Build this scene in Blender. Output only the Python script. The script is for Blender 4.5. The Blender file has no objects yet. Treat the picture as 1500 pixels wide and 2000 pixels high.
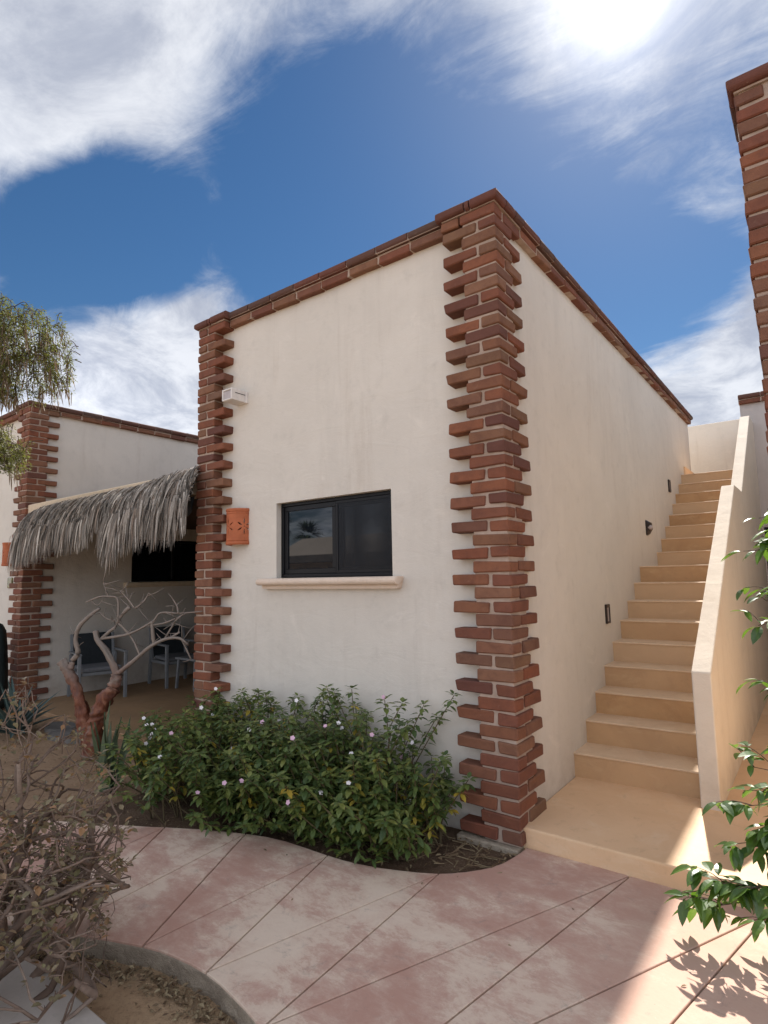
import bpy, bmesh, math, random
from mathutils import Vector, Matrix, noise
R = random.Random(7)
S = bpy.context.scene
COL = S.collection

# ------------------------------------------------------------------ camera
cam = bpy.data.objects.new("camera", bpy.data.cameras.new("camera"))
COL.objects.link(cam)
RM = ((0.798188, -0.596882, 0.081409), (0.602093, 0.794822, -0.075772), (-0.019479, 0.109496, 0.993796))
cr, cf, cu = (Vector([RM[i][k] for i in range(3)]) for k in range(3))
mw = Matrix.Identity(4)
for i in range(3):
    mw[i][0], mw[i][1], mw[i][2] = cr[i], cu[i], -cf[i]
mw.translation = Vector((1.69752, -3.47312, 1.60520))
cam.matrix_world = mw
cam.data.sensor_fit = 'VERTICAL'
cam.data.sensor_height = 36
cam.data.lens = 1126.786 / 2000 * 36
cam.data.clip_start = 0.05
cam.data.clip_end = 2000
S.camera = cam

# ------------------------------------------------------------------ sun, sky, exposure
SUN = Vector((-0.19, 0.96, 1.0)).normalized()
sl = bpy.data.lights.new("sun", 'SUN')
sl.energy = 2.0
sl.angle = math.radians(0.9)
sl.color = (1.0, 0.945, 0.865)
so = bpy.data.objects.new("sun", sl)
so.rotation_euler = (-SUN).to_track_quat('-Z', 'Y').to_euler()
COL.objects.link(so)
S.view_settings.view_transform = 'Standard'
S.view_settings.look = 'None'
S.view_settings.gamma = 1
S.view_settings.exposure = 2.22
S.view_settings.use_curve_mapping = False

W = bpy.data.worlds.new("World")
S.world = W
W.use_nodes = True


class NT:
    """small node-tree helper"""
    def __init__(s, tree):
        s.t = tree
        tree.nodes.clear()

    def n(s, typ, ins=None, **kw):
        nd = s.t.nodes.new(typ)
        for k, v in kw.items():
            setattr(nd, k, v)
        for k, v in (ins or {}).items():
            sock = nd.inputs[k]
            if isinstance(v, bpy.types.NodeSocket):
                s.t.links.new(v, sock)
            else:
                sock.default_value = v
        return nd

    def math(s, op, a, b=0.0, c=0.0, clamp=False):
        nd = s.n('ShaderNodeMath', {0: a, 1: b, 2: c}, operation=op)
        nd.use_clamp = clamp
        return nd.outputs[0]

    def smooth(s, v, a, b, lo=0.0, hi=1.0):
        return s.n('ShaderNodeMapRange', {'Value': v, 'From Min': a, 'From Max': b, 'To Min': lo, 'To Max': hi},
                   interpolation_type='SMOOTHSTEP').outputs[0]

    def mix(s, f, a, b, mode='MIX'):
        nd = s.n('ShaderNodeMix', data_type='RGBA', blend_type=mode)
        for i, v in ((0, f), (6, a), (7, b)):
            if isinstance(v, bpy.types.NodeSocket):
                s.t.links.new(v, nd.inputs[i])
            else:
                nd.inputs[i].default_value = v if i == 0 else (v[0], v[1], v[2], 1)
        return nd.outputs[2]

    def noise(s, vec, scale, detail=4, rough=.55, dist=0.0):
        return s.n('ShaderNodeTexNoise', {'Vector': vec, 'Scale': scale, 'Detail': detail, 'Roughness': rough,
                                          'Distortion': dist}).outputs['Fac']

    def ramp(s, f, stops):
        nd = s.n('ShaderNodeValToRGB', {'Fac': f})
        e = nd.color_ramp.elements
        while len(e) < len(stops):
            e.new(0.5)
        for q, (p, c) in zip(e, stops):
            q.position = p
            q.color = (c[0], c[1], c[2], 1)
        return nd.outputs[0]


g = NT(W.node_tree)
sky = g.n('ShaderNodeTexSky', sky_type='NISHITA', sun_disc=False, sun_elevation=math.asin(SUN.z),
          sun_rotation=math.atan2(SUN.x, SUN.y) % (2 * math.pi), air_density=1.0, dust_density=0.1, ozone_density=3.0)
skyc = g.n('ShaderNodeHueSaturation', {'Saturation': 1.22, 'Value': 0.175, 'Color': sky.outputs[0]}).outputs[0]
tc = g.n('ShaderNodeTexCoord').outputs['Generated']
sep = g.n('ShaderNodeSeparateXYZ', {0: tc})
zz = g.math('ADD', g.math('MAXIMUM', sep.outputs[2], 0.0), 0.22)
px = g.math('DIVIDE', sep.outputs[0], zz)
py = g.math('DIVIDE', sep.outputs[1], zz)
pv = g.n('ShaderNodeCombineXYZ', {0: px, 1: py, 2: 0.0}).outputs[0]
n1 = g.noise(pv, 1.7, 9, 0.6, 0.5)
n2 = g.noise(g.n('ShaderNodeVectorMath', {0: pv, 1: (1.0, 2.3, 1.0)}, operation='MULTIPLY').outputs[0], 3.4, 9, 0.66, 0.9)
n3 = g.noise(pv, 9.0, 8, 0.7, 0.4)
nn = g.math('ADD', g.math('MULTIPLY', n1, 0.50), g.math('ADD', g.math('MULTIPLY', n2, 0.38), g.math('MULTIPLY', n3, 0.12)))
acc = None
# cloud banks and clear gaps: (direction, angular radius in degrees, weight)
for d, rad, amp in (((-.76, .18, .66), 19, .30), ((-.66, .33, .70), 11, .26), ((-.47, .46, .78), 13, .20),
                    ((-.26, .58, .80), 13, .02), ((-.02, .70, .72), 9, .0), ((-.84, .20, .55), 11, .30),
                    ((-.93, .32, .22), 16, .66), ((-.83, .47, .30), 11, .48), ((-.74, .56, .37), 8, .24),
                    ((-.12, .95, .28), 8, .52), ((.03, .95, .30), 9, .4), ((-.10, .82, .54), 15, -.20),
                    ((-.56, .55, .61), 13, -.58), ((-.755, .406, .515), 8, -.62), ((-.43, .68, .60), 13, -.50),
                    ((-.28, .86, .42), 13, -.52), ((-.62, .64, .46), 11, -.56), ((-.85, .31, .455), 9, -.85), ((-.79, .40, .48), 9, -.42), ((-.16, .92, .40), 8, -.44)):
    dv = Vector(d).normalized()
    dt = g.n('ShaderNodeVectorMath', {0: tc, 1: tuple(dv)}, operation='DOT_PRODUCT').outputs['Value']
    m = g.smooth(dt, math.cos(math.radians(rad)), 1.0, 0.0, amp)
    acc = m if acc is None else g.math('ADD', acc, m)
dens = g.smooth(g.math('ADD', g.math('MULTIPLY_ADD', nn, 2.5, -0.50), acc), 0.36, 1.12)
sd = g.n('ShaderNodeVectorMath', {0: tc, 1: tuple(SUN)}, operation='DOT_PRODUCT').outputs['Value']
sd = g.math('MAXIMUM', sd, 0.0)
glow = g.math('ADD', g.math('MULTIPLY', g.math('POWER', sd, 330.0), 0.9), g.math('MULTIPLY', g.math('POWER', sd, 30.0), 0.10))
glow = g.math('ADD', glow, g.math('MULTIPLY', g.math('POWER', sd, 3000.0), 18.0))
shade = g.smooth(g.noise(pv, 3.4, 9, 0.66, 0.5), 0.32, 0.66)
cloudc = g.mix(shade, (1.05, 1.13, 1.35), (1.95, 2.0, 2.12))
# clouds away from the sun: front-lit, and brightened out of view as fill light
front = g.smooth(g.n('ShaderNodeVectorMath', {0: tc, 1: tuple(SUN)}, operation='DOT_PRODUCT').outputs['Value'], 0.76, -0.05, 1.0, 3.1)
cloudc = g.n('ShaderNodeVectorMath', {0: cloudc, 1: front}, operation='MULTIPLY').outputs[0]
skyv = g.mix(g.math('MULTIPLY', dens, 0.93), skyc, cloudc)
skyv = g.mix(g.smooth(sep.outputs[2], 0.0, -0.03), skyv, (1.4, 1.15, 0.9))
skyv = g.mix(1.0, skyv, g.mix(g.math('MULTIPLY', glow, 0.25), (0, 0, 0), (9, 8.7, 8.2)), 'ADD')
bg = g.n('ShaderNodeBackground', {'Color': skyv, 'Strength': 0.1})
g.n('ShaderNodeOutputWorld', {0: bg.outputs[0]})


# ------------------------------------------------------------------ materials
def material(name, rough=0.8, spec=0.3):
    m = bpy.data.materials.new(name)
    m.use_nodes = True
    h = NT(m.node_tree)
    b = h.n('ShaderNodeBsdfPrincipled', {'Roughness': rough, 'Specular IOR Level': spec})
    o = h.n('ShaderNodeOutputMaterial', {0: b.outputs[0]})
    h.b, h.o = b, o
    h.obj = h.n('ShaderNodeTexCoord').outputs['Object']
    return m, h


def setc(h, c, sock='Base Color'):
    if isinstance(c, bpy.types.NodeSocket):
        h.t.links.new(c, h.b.inputs[sock])
    else:
        h.b.inputs[sock].default_value = (c[0], c[1], c[2], 1) if isinstance(c, (tuple, list)) else c


def bump(h, height, strength=0.3, dist=0.01):
    bn = h.n('ShaderNodeBump', {'Strength': strength, 'Distance': dist, 'Height': height})
    h.t.links.new(bn.outputs[0], h.b.inputs['Normal'])


def scaled(h, v):
    return h.n('ShaderNodeVectorMath', {0: h.obj, 1: v}, operation='MULTIPLY').outputs[0]


def stucco(name, c0, c1, streak=0.25):
    m, h = material(name, 0.9, 0.15)
    a = h.noise(h.obj, 0.9, 6, 0.6, 0.6)
    c = h.mix(h.smooth(a, 0.3, 0.7), c0, c1)
    b = h.noise(scaled(h, (2.6, 2.6, 0.35)), 1.6, 7, 0.65, 0.2)
    c = h.mix(h.smooth(b, 0.5, 0.78, 0.0, streak), c, tuple(x * 0.66 for x in c0))
    c = h.mix(h.smooth(h.noise(h.obj, 7.0, 8, 0.7), 0.5, 0.78, 0, 0.30), c, tuple(x * 0.70 for x in c1))
    c = h.mix(h.smooth(h.noise(scaled(h, (5.0, 5.0, 0.5)), 1.0, 9, 0.72, 0.5), 0.54, 0.74, 0, 0.30), c, (c0[0] * .66, c0[1] * .60, c0[2] * .55))
    c = h.mix(h.smooth(h.noise(h.obj, 2.2, 9, 0.7, 1.5), 0.57, 0.70, 0, 0.35), c, tuple(min(1, x * 1.12) for x in c0))
    zc = h.n('ShaderNodeSeparateXYZ', {0: h.obj}).outputs[2]
    dirt = h.math('MULTIPLY', h.smooth(zc, 0.55, 0.02), h.smooth(h.noise(h.obj, 5.0, 8, 0.7), 0.35, 0.7, 0.05, 0.5))
    c = h.mix(dirt, c, (0.36, 0.29, 0.22))
    setc(h, c)
    f = h.math('ADD', h.noise(h.obj, 5.0, 5), h.math('MULTIPLY', h.noise(h.obj, 140.0, 3, 0.7), 0.22))
    f = h.math('ADD', f, h.math('MULTIPLY', h.noise(scaled(h, (1.0, 1.0, 2.0)), 2.4, 6, 0.6, 1.2), 0.9))
    bump(h, f, 0.5, 0.014)
    return m


M = {}
M['stucco'] = stucco('pale_stucco', (0.65, 0.592, 0.52), (0.60, 0.545, 0.478))
M['stucco_tan'] = stucco('tan_stucco', (0.72, 0.64, 0.54), (0.68, 0.595, 0.495), 0.18)
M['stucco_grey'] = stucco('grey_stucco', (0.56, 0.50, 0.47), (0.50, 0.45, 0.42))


def brick_mat(name, cols):
    m, h = material(name, 0.85, 0.2)
    r = h.n('ShaderNodeObjectInfo').outputs['Random']
    c = h.ramp(r, [(i / (len(cols) - 1), q) for i, q in enumerate(cols)])
    geo = h.n('ShaderNodeNewGeometry').outputs['Position']
    n = h.noise(geo, 9.0, 8, 0.7, 0.4)
    c = h.mix(h.smooth(n, 0.35, 0.75, 0, 0.6), c, (0.10, 0.042, 0.03))
    c = h.mix(h.smooth(h.noise(geo, 24.0, 6, 0.75, 0.5), 0.58, 0.75, 0, 0.4), c, (0.27, 0.17, 0.125))
    setc(h, c)
    bump(h, h.math('ADD', h.noise(geo, 40.0, 6, 0.7), h.math('MULTIPLY', h.noise(geo, 180.0, 3, 0.6), 0.4)), 0.6, 0.006)
    return m


M['brick'] = brick_mat('red_brick', [(0.165, 0.068, 0.042), (0.22, 0.076, 0.042), (0.19, 0.102, 0.060), (0.24, 0.090, 0.048),
                                     (0.125, 0.052, 0.040), (0.235, 0.118, 0.070), (0.20, 0.070, 0.043), (0.175, 0.098, 0.064)])
M['cap'] = brick_mat('weathered_cap_brick', [(0.10, 0.05, 0.038), (0.14, 0.055, 0.04), (0.085, 0.055, 0.044), (0.125, 0.06, 0.044)])

m, h = material('mortar', 0.95, 0.1)
geo = h.n('ShaderNodeNewGeometry').outputs['Position']
setc(h, h.mix(h.smooth(h.noise(geo, 14.0, 6), 0.3, 0.7), (0.34, 0.25, 0.195), (0.43, 0.33, 0.265)))
bump(h, h.noise(geo, 90.0, 5, 0.7), 0.6, 0.006)
M['mortar'] = m


def concrete(name, cols, rough=0.7, spec=0.3, scale=2.2, rnd=0.0):
    m, h = material(name, rough, spec)
    c = h.mix(h.smooth(h.noise(h.obj, scale, 8, 0.62, 0.8), 0.32, 0.68), cols[0], cols[1])
    c = h.mix(h.smooth(h.noise(scaled(h, (1, 1, 2.2)), scale * 2.7, 9, 0.7, 0.4), 0.5, 0.74, 0, 0.7), c, cols[2])
    c = h.mix(h.smooth(h.noise(h.obj, scale * 7.0, 9, 0.75, 0.6), 0.52, 0.75, 0, 0.45), c, tuple(x * 0.62 for x in cols[1]))
    if rnd:
        r = h.n('ShaderNodeObjectInfo').outputs['Random']
        c = h.mix(h.math('MULTIPLY', r, rnd), c, cols[3])
    setc(h, c)
    bump(h, h.math('ADD', h.noise(h.obj, 12.0, 6), h.math('MULTIPLY', h.noise(h.obj, 150.0, 3), 0.3)), 0.15, 0.01)
    return m


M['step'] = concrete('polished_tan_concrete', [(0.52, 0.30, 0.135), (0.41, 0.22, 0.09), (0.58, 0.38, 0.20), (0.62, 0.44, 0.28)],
                     0.55, 0.35, 1.8, 0.75)  # riser tone, kept darker than the treads to suggest their shade
M['landing'] = concrete('tan_landing_concrete', [(0.73, 0.49, 0.295), (0.67, 0.435, 0.25), (0.75, 0.545, 0.36)], 0.6, 0.3, 1.5)
M['patio'] = concrete('ochre_patio_floor', [(0.34, 0.205, 0.105), (0.28, 0.17, 0.09), (0.37, 0.24, 0.14)], 0.6, 0.3)
M['kerb'] = concrete('rough_kerb_concrete', [(0.40, 0.33, 0.25), (0.26, 0.21, 0.16), (0.52, 0.43, 0.33)], 0.95, 0.1, 7.0)
for nd_ in M['kerb'].node_tree.nodes:
    if nd_.type == 'BUMP':
        nd_.inputs['Strength'].default_value = 0.9
        nd_.inputs['Distance'].default_value = 0.03
M['pale'] = concrete('pale_concrete', [(0.50, 0.44, 0.39), (0.44, 0.39, 0.34), (0.55, 0.49, 0.44)], 0.9, 0.15, 3.0)
M['sillc'] = concrete('cast_sill_concrete', [(0.68, 0.54, 0.43), (0.62, 0.49, 0.385), (0.70, 0.58, 0.48)], 0.8, 0.2, 5.0)

# stained path concrete: red pigment worn through to pale cement
m, h = material('stained_path_concrete', 0.8, 0.25)
a = h.noise(h.obj, 1.3, 9, 0.6, 0.3)
b = h.noise(scaled(h, (1.0, 1.7, 1.0)), 4.6, 12, 0.82, 0.25)
fx = h.math('ADD', h.math('MULTIPLY', a, 0.62), h.math('MULTIPLY', b, 0.48))
sx = h.n('ShaderNodeSeparateXYZ', {0: h.obj}).outputs[0]
fx = h.math('ADD', fx, h.smooth(sx, 0.15, 1.3, 0.0, 0.05))
c = h.ramp(h.smooth(fx, 0.42, 0.64), [(0.0, (0.69, 0.55, 0.43)), (0.36, (0.64, 0.485, 0.375)), (0.55, (0.56, 0.385, 0.30)),
                                      (1.0, (0.47, 0.275, 0.21))])
c = h.mix(h.smooth(sx, 0.4, 1.35, 0.0, 0.55), c, (0.56, 0.39, 0.30))  # sunlit right end toned down in colour to keep it from overexposing
c = h.mix(h.smooth(h.noise(h.obj, 9.0, 9, 0.75, 0.6), 0.55, 0.72, 0, 0.5), c, (0.26, 0.20, 0.175))
c = h.mix(h.smooth(h.noise(h.obj, 30.0, 8, 0.8, 0.3), 0.57, 0.74, 0, 0.5), c, (0.60, 0.52, 0.44))
c = h.mix(h.smooth(h.noise(scaled(h, (1.0, 1.4, 1.0)), 21.0, 8, 0.8, 0.8), 0.58, 0.72, 0, 0.5), c, (0.27, 0.19, 0.16))
c = h.mix(h.smooth(h.noise(h.obj, 75.0, 4, 0.7), 0.66, 0.75, 0, 0.6), c, (0.20, 0.15, 0.13))
setc(h, c)
bump(h, h.math('ADD', h.noise(h.obj, 6.0, 8, 0.6), h.math('MULTIPLY', h.noise(h.obj, 60.0, 5, 0.7), 0.25)), 0.3, 0.012)
M['path'] = m


def soil(name, c0, c1, c2, sc=3.0):
    m, h = material(name, 0.98, 0.05)
    c = h.mix(h.smooth(h.noise(h.obj, sc, 8, 0.65), 0.32, 0.68), c0, c1)
    c = h.mix(h.smooth(h.noise(h.obj, sc * 16, 6, 0.75), 0.5, 0.7, 0, 0.7), c, c2)
    setc(h, c)
    bump(h, h.math('ADD', h.noise(h.obj, 26.0, 8, 0.75), h.math('MULTIPLY', h.noise(h.obj, 160.0, 4, 0.7), 0.4)), 0.9, 0.02)
    return m


M['sand'] = soil('sandy_soil', (0.36, 0.24, 0.15), (0.28, 0.18, 0.11), (0.19, 0.12, 0.075))
M['pit'] = soil('pit_sand', (0.52, 0.36, 0.22), (0.43, 0.28, 0.165), (0.26, 0.165, 0.10))
M['tread'] = concrete('skylit_tread_concrete', [(0.70, 0.515, 0.345), (0.62, 0.435, 0.275), (0.74, 0.58, 0.42)], 0.6, 0.3, 2.4)  # same concrete as the risers, painted paler for skylight on the treads
M['ground'] = soil('courtyard_sand', (0.42, 0.32, 0.225), (0.37, 0.28, 0.195), (0.32, 0.24, 0.165), 0.8)
M['mulch'] = soil('dark_bed_soil', (0.16, 0.105, 0.07), (0.10, 0.065, 0.045), (0.26, 0.19, 0.13), 5.0)


def plain(name, c, rough=0.5, spec=0.4, metal=0.0, nz=0.12, scale=20.0):
    m, h = material(name, rough, spec)
    setc(h, h.mix(h.smooth(h.noise(h.obj, scale, 5), 0.35, 0.7, 0, 1.0), c, tuple(x * (1 - nz) for x in c)))
    h.b.inputs['Metallic'].default_value = metal
    return m


M['black'] = plain('black_aluminium', (0.008, 0.008, 0.010), 0.4, 0.2)
M['glass'] = plain('dark_window_glass', (0.006, 0.008, 0.012), 0.02, 0.5)
M['screen'] = plain('insect_screen_mesh', (0.018, 0.02, 0.026), 0.28, 0.35)
M['bedthatch'] = plain('thatch_underlay', (0.06, 0.055, 0.05), 0.95, 0.05)
M['dark_lining'] = plain('bounce_cutting_lining', (0.07, 0.045, 0.03), 0.8, 0.1)  # dark tone put on unseen patio surfaces to cut bounced light
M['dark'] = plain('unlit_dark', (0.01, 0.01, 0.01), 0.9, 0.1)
M['terra'] = plain('terracotta', (0.45, 0.135, 0.06), 0.75, 0.25, 0, 0.22, 9.0)
M['white'] = plain('white_plastic', (0.68, 0.63, 0.59), 0.45, 0.4)
M['frosted'] = plain('frosted_diffuser', (0.42, 0.36, 0.35), 0.3, 0.4)
M['bronze'] = plain('dark_bronze_paint', (0.022, 0.013, 0.011), 0.35, 0.5)
M['alum'] = plain('grey_painted_aluminium', (0.20, 0.205, 0.21), 0.45, 0.4)
M['sling'] = plain('charcoal_sling_fabric', (0.03, 0.034, 0.037), 0.9, 0.1)
M['cushion'] = plain('grey_cushion_fabric', (0.17, 0.17, 0.175), 0.95, 0.1)
M['slate'] = plain('grey_flat_stone', (0.16, 0.145, 0.13), 0.85, 0.2, 0, 0.35, 8.0)
M['cover'] = plain('black_green_cover', (0.02, 0.027, 0.026), 0.6, 0.3)
M['glaze'] = plain('mustard_glazed_tile', (0.20, 0.17, 0.06), 0.25, 0.5, 0, 0.6, 30.0)
M['beam'] = plain('tan_beam_plaster', (0.62, 0.50, 0.36), 0.9, 0.15)


def island(name, cols, rough=0.5, spec=0.35, trans=0.0, tcol=None):
    """each loose piece of the mesh takes its own colour from the ramp"""
    m, h = material(name, rough, spec)
    r = h.n('ShaderNodeNewGeometry').outputs['Random Per Island']
    c = h.ramp(r, [(i / (len(cols) - 1), q) for i, q in enumerate(cols)])
    c = h.mix(h.smooth(h.noise(h.obj, 60.0, 4), 0.35, 0.7, 0, 0.35), c, tuple(x * 0.6 for x in cols[0]))
    setc(h, c)
    if trans:
        t = h.n('ShaderNodeBsdfTranslucent', {'Color': h.mix(0.5, c, tcol or (0.3, 0.4, 0.05))})
        mx = h.n('ShaderNodeMixShader', {0: trans, 1: h.b.outputs[0], 2: t.outputs[0]})
        h.t.links.new(mx.outputs[0], h.o.inputs[0])
    return m


M['thatch'] = island('grey_palm_thatch', [(0.115, 0.10, 0.085), (0.32, 0.285, 0.245), (0.05, 0.042, 0.036), (0.52, 0.465, 0.405), (0.18, 0.135, 0.10),
                                          (0.25, 0.22, 0.19), (0.68, 0.61, 0.53), (0.10, 0.088, 0.076), (0.33, 0.25, 0.195), (0.40, 0.36, 0.315)], 0.7, 0.25, 0.12, (0.3, 0.27, 0.24))
M['vinca'] = island('periwinkle_leaf', [(0.085, 0.13, 0.034), (0.18, 0.215, 0.055), (0.065, 0.11, 0.032), (0.24, 0.245, 0.065), (0.115, 0.165, 0.046),
                                        (0.038, 0.07, 0.026), (0.11, 0.15, 0.045), (0.06, 0.105, 0.035)], 0.42, 0.4, 0.18)
M['vinca_y'] = island('yellowing_leaf', [(0.50, 0.36, 0.05), (0.30, 0.27, 0.05), (0.58, 0.40, 0.06)], 0.5, 0.3, 0.25, (0.5, 0.4, 0.05))
M['petal'] = plain('pink_petal', (0.74, 0.47, 0.58), 0.6, 0.2, 0, 0.1)
M['petal_w'] = plain('white_petal', (0.82, 0.76, 0.76), 0.6, 0.2, 0, 0.05)
M['stem'] = plain('brown_green_stem', (0.13, 0.10, 0.055), 0.8, 0.2)
M['glossy'] = island('glossy_dark_leaf', [(0.03, 0.075, 0.016), (0.045, 0.10, 0.02), (0.075, 0.15, 0.025), (0.09, 0.17, 0.03)],
                     0.38, 0.8, 0.38, (0.22, 0.42, 0.02))
M['twig'] = plain('dark_twig_bark', (0.085, 0.052, 0.035), 0.8, 0.2, 0, 0.4)
M['drybark'] = island('grey_brown_bark', [(0.17, 0.115, 0.085), (0.24, 0.17, 0.13), (0.12, 0.08, 0.06), (0.30, 0.225, 0.175)], 0.85, 0.15)
M['dryleaf'] = island('dry_olive_leaf', [(0.26, 0.20, 0.11), (0.19, 0.18, 0.075), (0.32, 0.25, 0.16), (0.36, 0.18, 0.08), (0.15, 0.125, 0.07),
                                         (0.24, 0.20, 0.12), (0.16, 0.14, 0.075)], 0.5, 0.35, 0.25, (0.4, 0.28, 0.08))
M['agave'] = island('blue_green_agave', [(0.045, 0.075, 0.068), (0.065, 0.10, 0.09), (0.035, 0.06, 0.055)], 0.5, 0.3)
M['snake'] = island('snake_plant_leaf', [(0.05, 0.075, 0.035), (0.09, 0.10, 0.04), (0.06, 0.09, 0.05), (0.16, 0.145, 0.05)], 0.45, 0.35)
M['acacia'] = island('olive_acacia_leaf', [(0.08, 0.095, 0.028), (0.13, 0.13, 0.04), (0.06, 0.075, 0.027), (0.17, 0.15, 0.055)], 0.5, 0.3, 0.4, (0.3, 0.32, 0.05))
M['pod'] = island('dry_acacia_pod', [(0.15, 0.095, 0.055), (0.21, 0.145, 0.085), (0.10, 0.065, 0.045)], 0.6, 0.3, 0.15, (0.4, 0.25, 0.1))
M['yellow'] = plain('yellow_flower', (0.75, 0.60, 0.06), 0.6, 0.2)
M['litter'] = island('dry_leaf_litter', [(0.16, 0.10, 0.055), (0.26, 0.19, 0.11), (0.09, 0.055, 0.035), (0.34, 0.27, 0.16), (0.20, 0.13, 0.08)], 0.8, 0.15)
M['palm'] = island('palm_frond', [(0.06, 0.09, 0.03), (0.09, 0.12, 0.04)], 0.5, 0.3)

m, h = material('peeling_red_bark', 0.6, 0.35)
geo = h.obj
a = h.noise(scaled(h, (1, 1, 0.45)), 11.0, 8, 0.68, 0.8)
c = h.ramp(h.smooth(a, 0.3, 0.7), [(0.0, (0.08, 0.026, 0.016)), (0.5, (0.17, 0.055, 0.028)), (1.0, (0.25, 0.11, 0.06))])
zc = h.n('ShaderNodeSeparateXYZ', {0: h.obj}).outputs[2]
grey = h.math('ADD', h.smooth(zc, 0.50, 0.95, 0, 0.9), h.smooth(h.noise(h.obj, 8.0, 5), 0.55, 0.7, 0, 0.5))
c = h.mix(h.math('MINIMUM', grey, 0.92), c, (0.215, 0.18, 0.15))
setc(h, c)
bump(h, h.noise(h.obj, 34.0, 6, 0.7), 0.6, 0.012)
M['redbark'] = m


# ------------------------------------------------------------------ mesh helpers
class MB:
    def __init__(s):
        s.v, s.f, s.mi = [], [], []

    def add(s, vs, fs, mi=0):
        o = len(s.v)
        s.v += [tuple(p) for p in vs]
        s.f += [tuple(i + o for i in f) for f in fs]
        s.mi += [mi] * len(fs)

    def box(s, x0, x1, y0, y1, z0, z1, mi=0):
        s.add([(x0, y0, z0), (x1, y0, z0), (x1, y1, z0), (x0, y1, z0), (x0, y0, z1), (x1, y0, z1), (x1, y1, z1), (x0, y1, z1)],
              [(0, 3, 2, 1), (4, 5, 6, 7), (0, 1, 5, 4), (1, 2, 6, 5), (2, 3, 7, 6), (3, 0, 4, 7)], mi)

    def tube(s, pts, rad, n=6, mi=0, cap=True, wob=0.0):
        pts = [Vector(p) for p in pts]
        vs, fs = [], []
        up = Vector((0.31, 0.17, 0.93))
        for i, p in enumerate(pts):
            t = (pts[min(i + 1, len(pts) - 1)] - pts[max(i - 1, 0)]).normalized()
            a = t.cross(up)
            if a.length < 1e-3:
                a = t.cross(Vector((1, 0, 0)))
            a.normalize()
            b = t.cross(a)
            r = rad[i] if isinstance(rad, (list, tuple)) else rad
            for k in range(n):
                an = 2 * math.pi * k / n
                q = r * (1 + wob * (noise.noise(p * 9 + Vector((k * 1.7, 0, 0))) + .5 * noise.noise(p * 30 + Vector((k * 2.9, 0, 0)))))
                vs.append(p + a * math.cos(an) * q + b * math.sin(an) * q)
        for i in range(len(pts) - 1):
            for k in range(n):
                k2 = (k + 1) % n
                fs.append((i * n + k, i * n + k2, (i + 1) * n + k2, (i + 1) * n + k))
        if cap:
            fs.append(tuple(range(n))[::-1])
            fs.append(tuple((len(pts) - 1) * n + k for k in range(n)))
        s.add(vs, fs, mi)

    def leaf(s, base, d, nrm, L, w, fold=0.25, curl=0.0, seg=2, mi=0):
        base = Vector(base)
        d = Vector(d).normalized()
        nrm = Vector(nrm)
        sd = d.cross(nrm)
        if sd.length < 1e-3:
            sd = d.cross(Vector((0.3, 0.5, 0.8)))
        sd.normalize()
        nrm = sd.cross(d)
        vs = [base]
        for i in range(1, seg + 1):
            t = i / (seg + 1)
            ww = w * 0.5 * math.sin(math.pi * t ** 0.85) ** 0.8
            c = base + d * (L * t) - nrm * (curl * L * t * t)
            vs += [c - sd * ww + nrm * (fold * ww), c, c + sd * ww + nrm * (fold * ww)]
        vs.append(base + d * L - nrm * (curl * L))
        fs = [(0, 2, 1), (0, 3, 2)]
        for i in range(seg - 1):
            o = 1 + 3 * i
            fs += [(o, o + 1, o + 4, o + 3), (o + 1, o + 2, o + 5, o + 4)]
        o = 1 + 3 * (seg - 1)
        e = len(vs) - 1
        fs += [(o, o + 1, e), (o + 1, o + 2, e)]
        s.add(vs, fs, mi)

    def strip(s, pts, wid, side, mi=0):
        vs, fs = [], []
        for i, p in enumerate(pts):
            vs += [Vector(p) - side * wid[i] * 0.5, Vector(p) + side * wid[i] * 0.5]
        for i in range(len(pts) - 1):
            fs.append((2 * i, 2 * i + 1, 2 * i + 3, 2 * i + 2))
        s.add(vs, fs, mi)

    def mesh(s, name, mats, smooth=False):
        me = bpy.data.meshes.new(name)
        me.from_pydata(s.v, [], s.f)
        for q in (mats if isinstance(mats, (list, tuple)) else [mats]):
            me.materials.append(q)
        me.polygons.foreach_set('material_index', s.mi)
        if smooth:
            me.polygons.foreach_set('use_smooth', [True] * len(me.polygons))
        me.update()
        return me

    def build(s, name, mats, parent=None, smooth=False, bevel=0.0, seg=2):
        me = s.mesh(name, mats, smooth)
        if bevel:
            bm = bmesh.new()
            bm.from_mesh(me)
            bmesh.ops.recalc_face_normals(bm, faces=bm.faces)
            bmesh.ops.bevel(bm, geom=list(bm.edges), offset=bevel, segments=seg, affect='EDGES', profile=0.5, clamp_overlap=True)
            bm.to_mesh(me)
            bm.free()
        return link(name, me, parent)


def link(name, me, parent=None):
    o = bpy.data.objects.new(name, me)
    COL.objects.link(o)
    if parent:
        o.parent = parent
    return o


def tag(o, label=None, cat=None, group=None, kind=None):
    if label:
        o['label'] = label
    if cat:
        o['category'] = cat
    if group:
        o['group'] = group
    if kind:
        o['kind'] = kind
    return o


def thing(name, label, cat, loc=(0, 0, 0), group=None):
    o = bpy.data.objects.new(name, None)
    o.empty_display_size = 0.1
    o.location = loc
    COL.objects.link(o)
    return tag(o, label, cat, group)


def boxpart(name, mat, parent, *b, bevel=0.0, seg=2):
    q = MB()
    q.box(*b)
    return q.build(name, mat, parent, bevel=bevel, seg=seg)


def hash2(a, b, k=0):
    return noise.noise(Vector((a * 1.37 + k * 7.1, b * 2.11 - k * 3.3, k * 1.9)))


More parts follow.
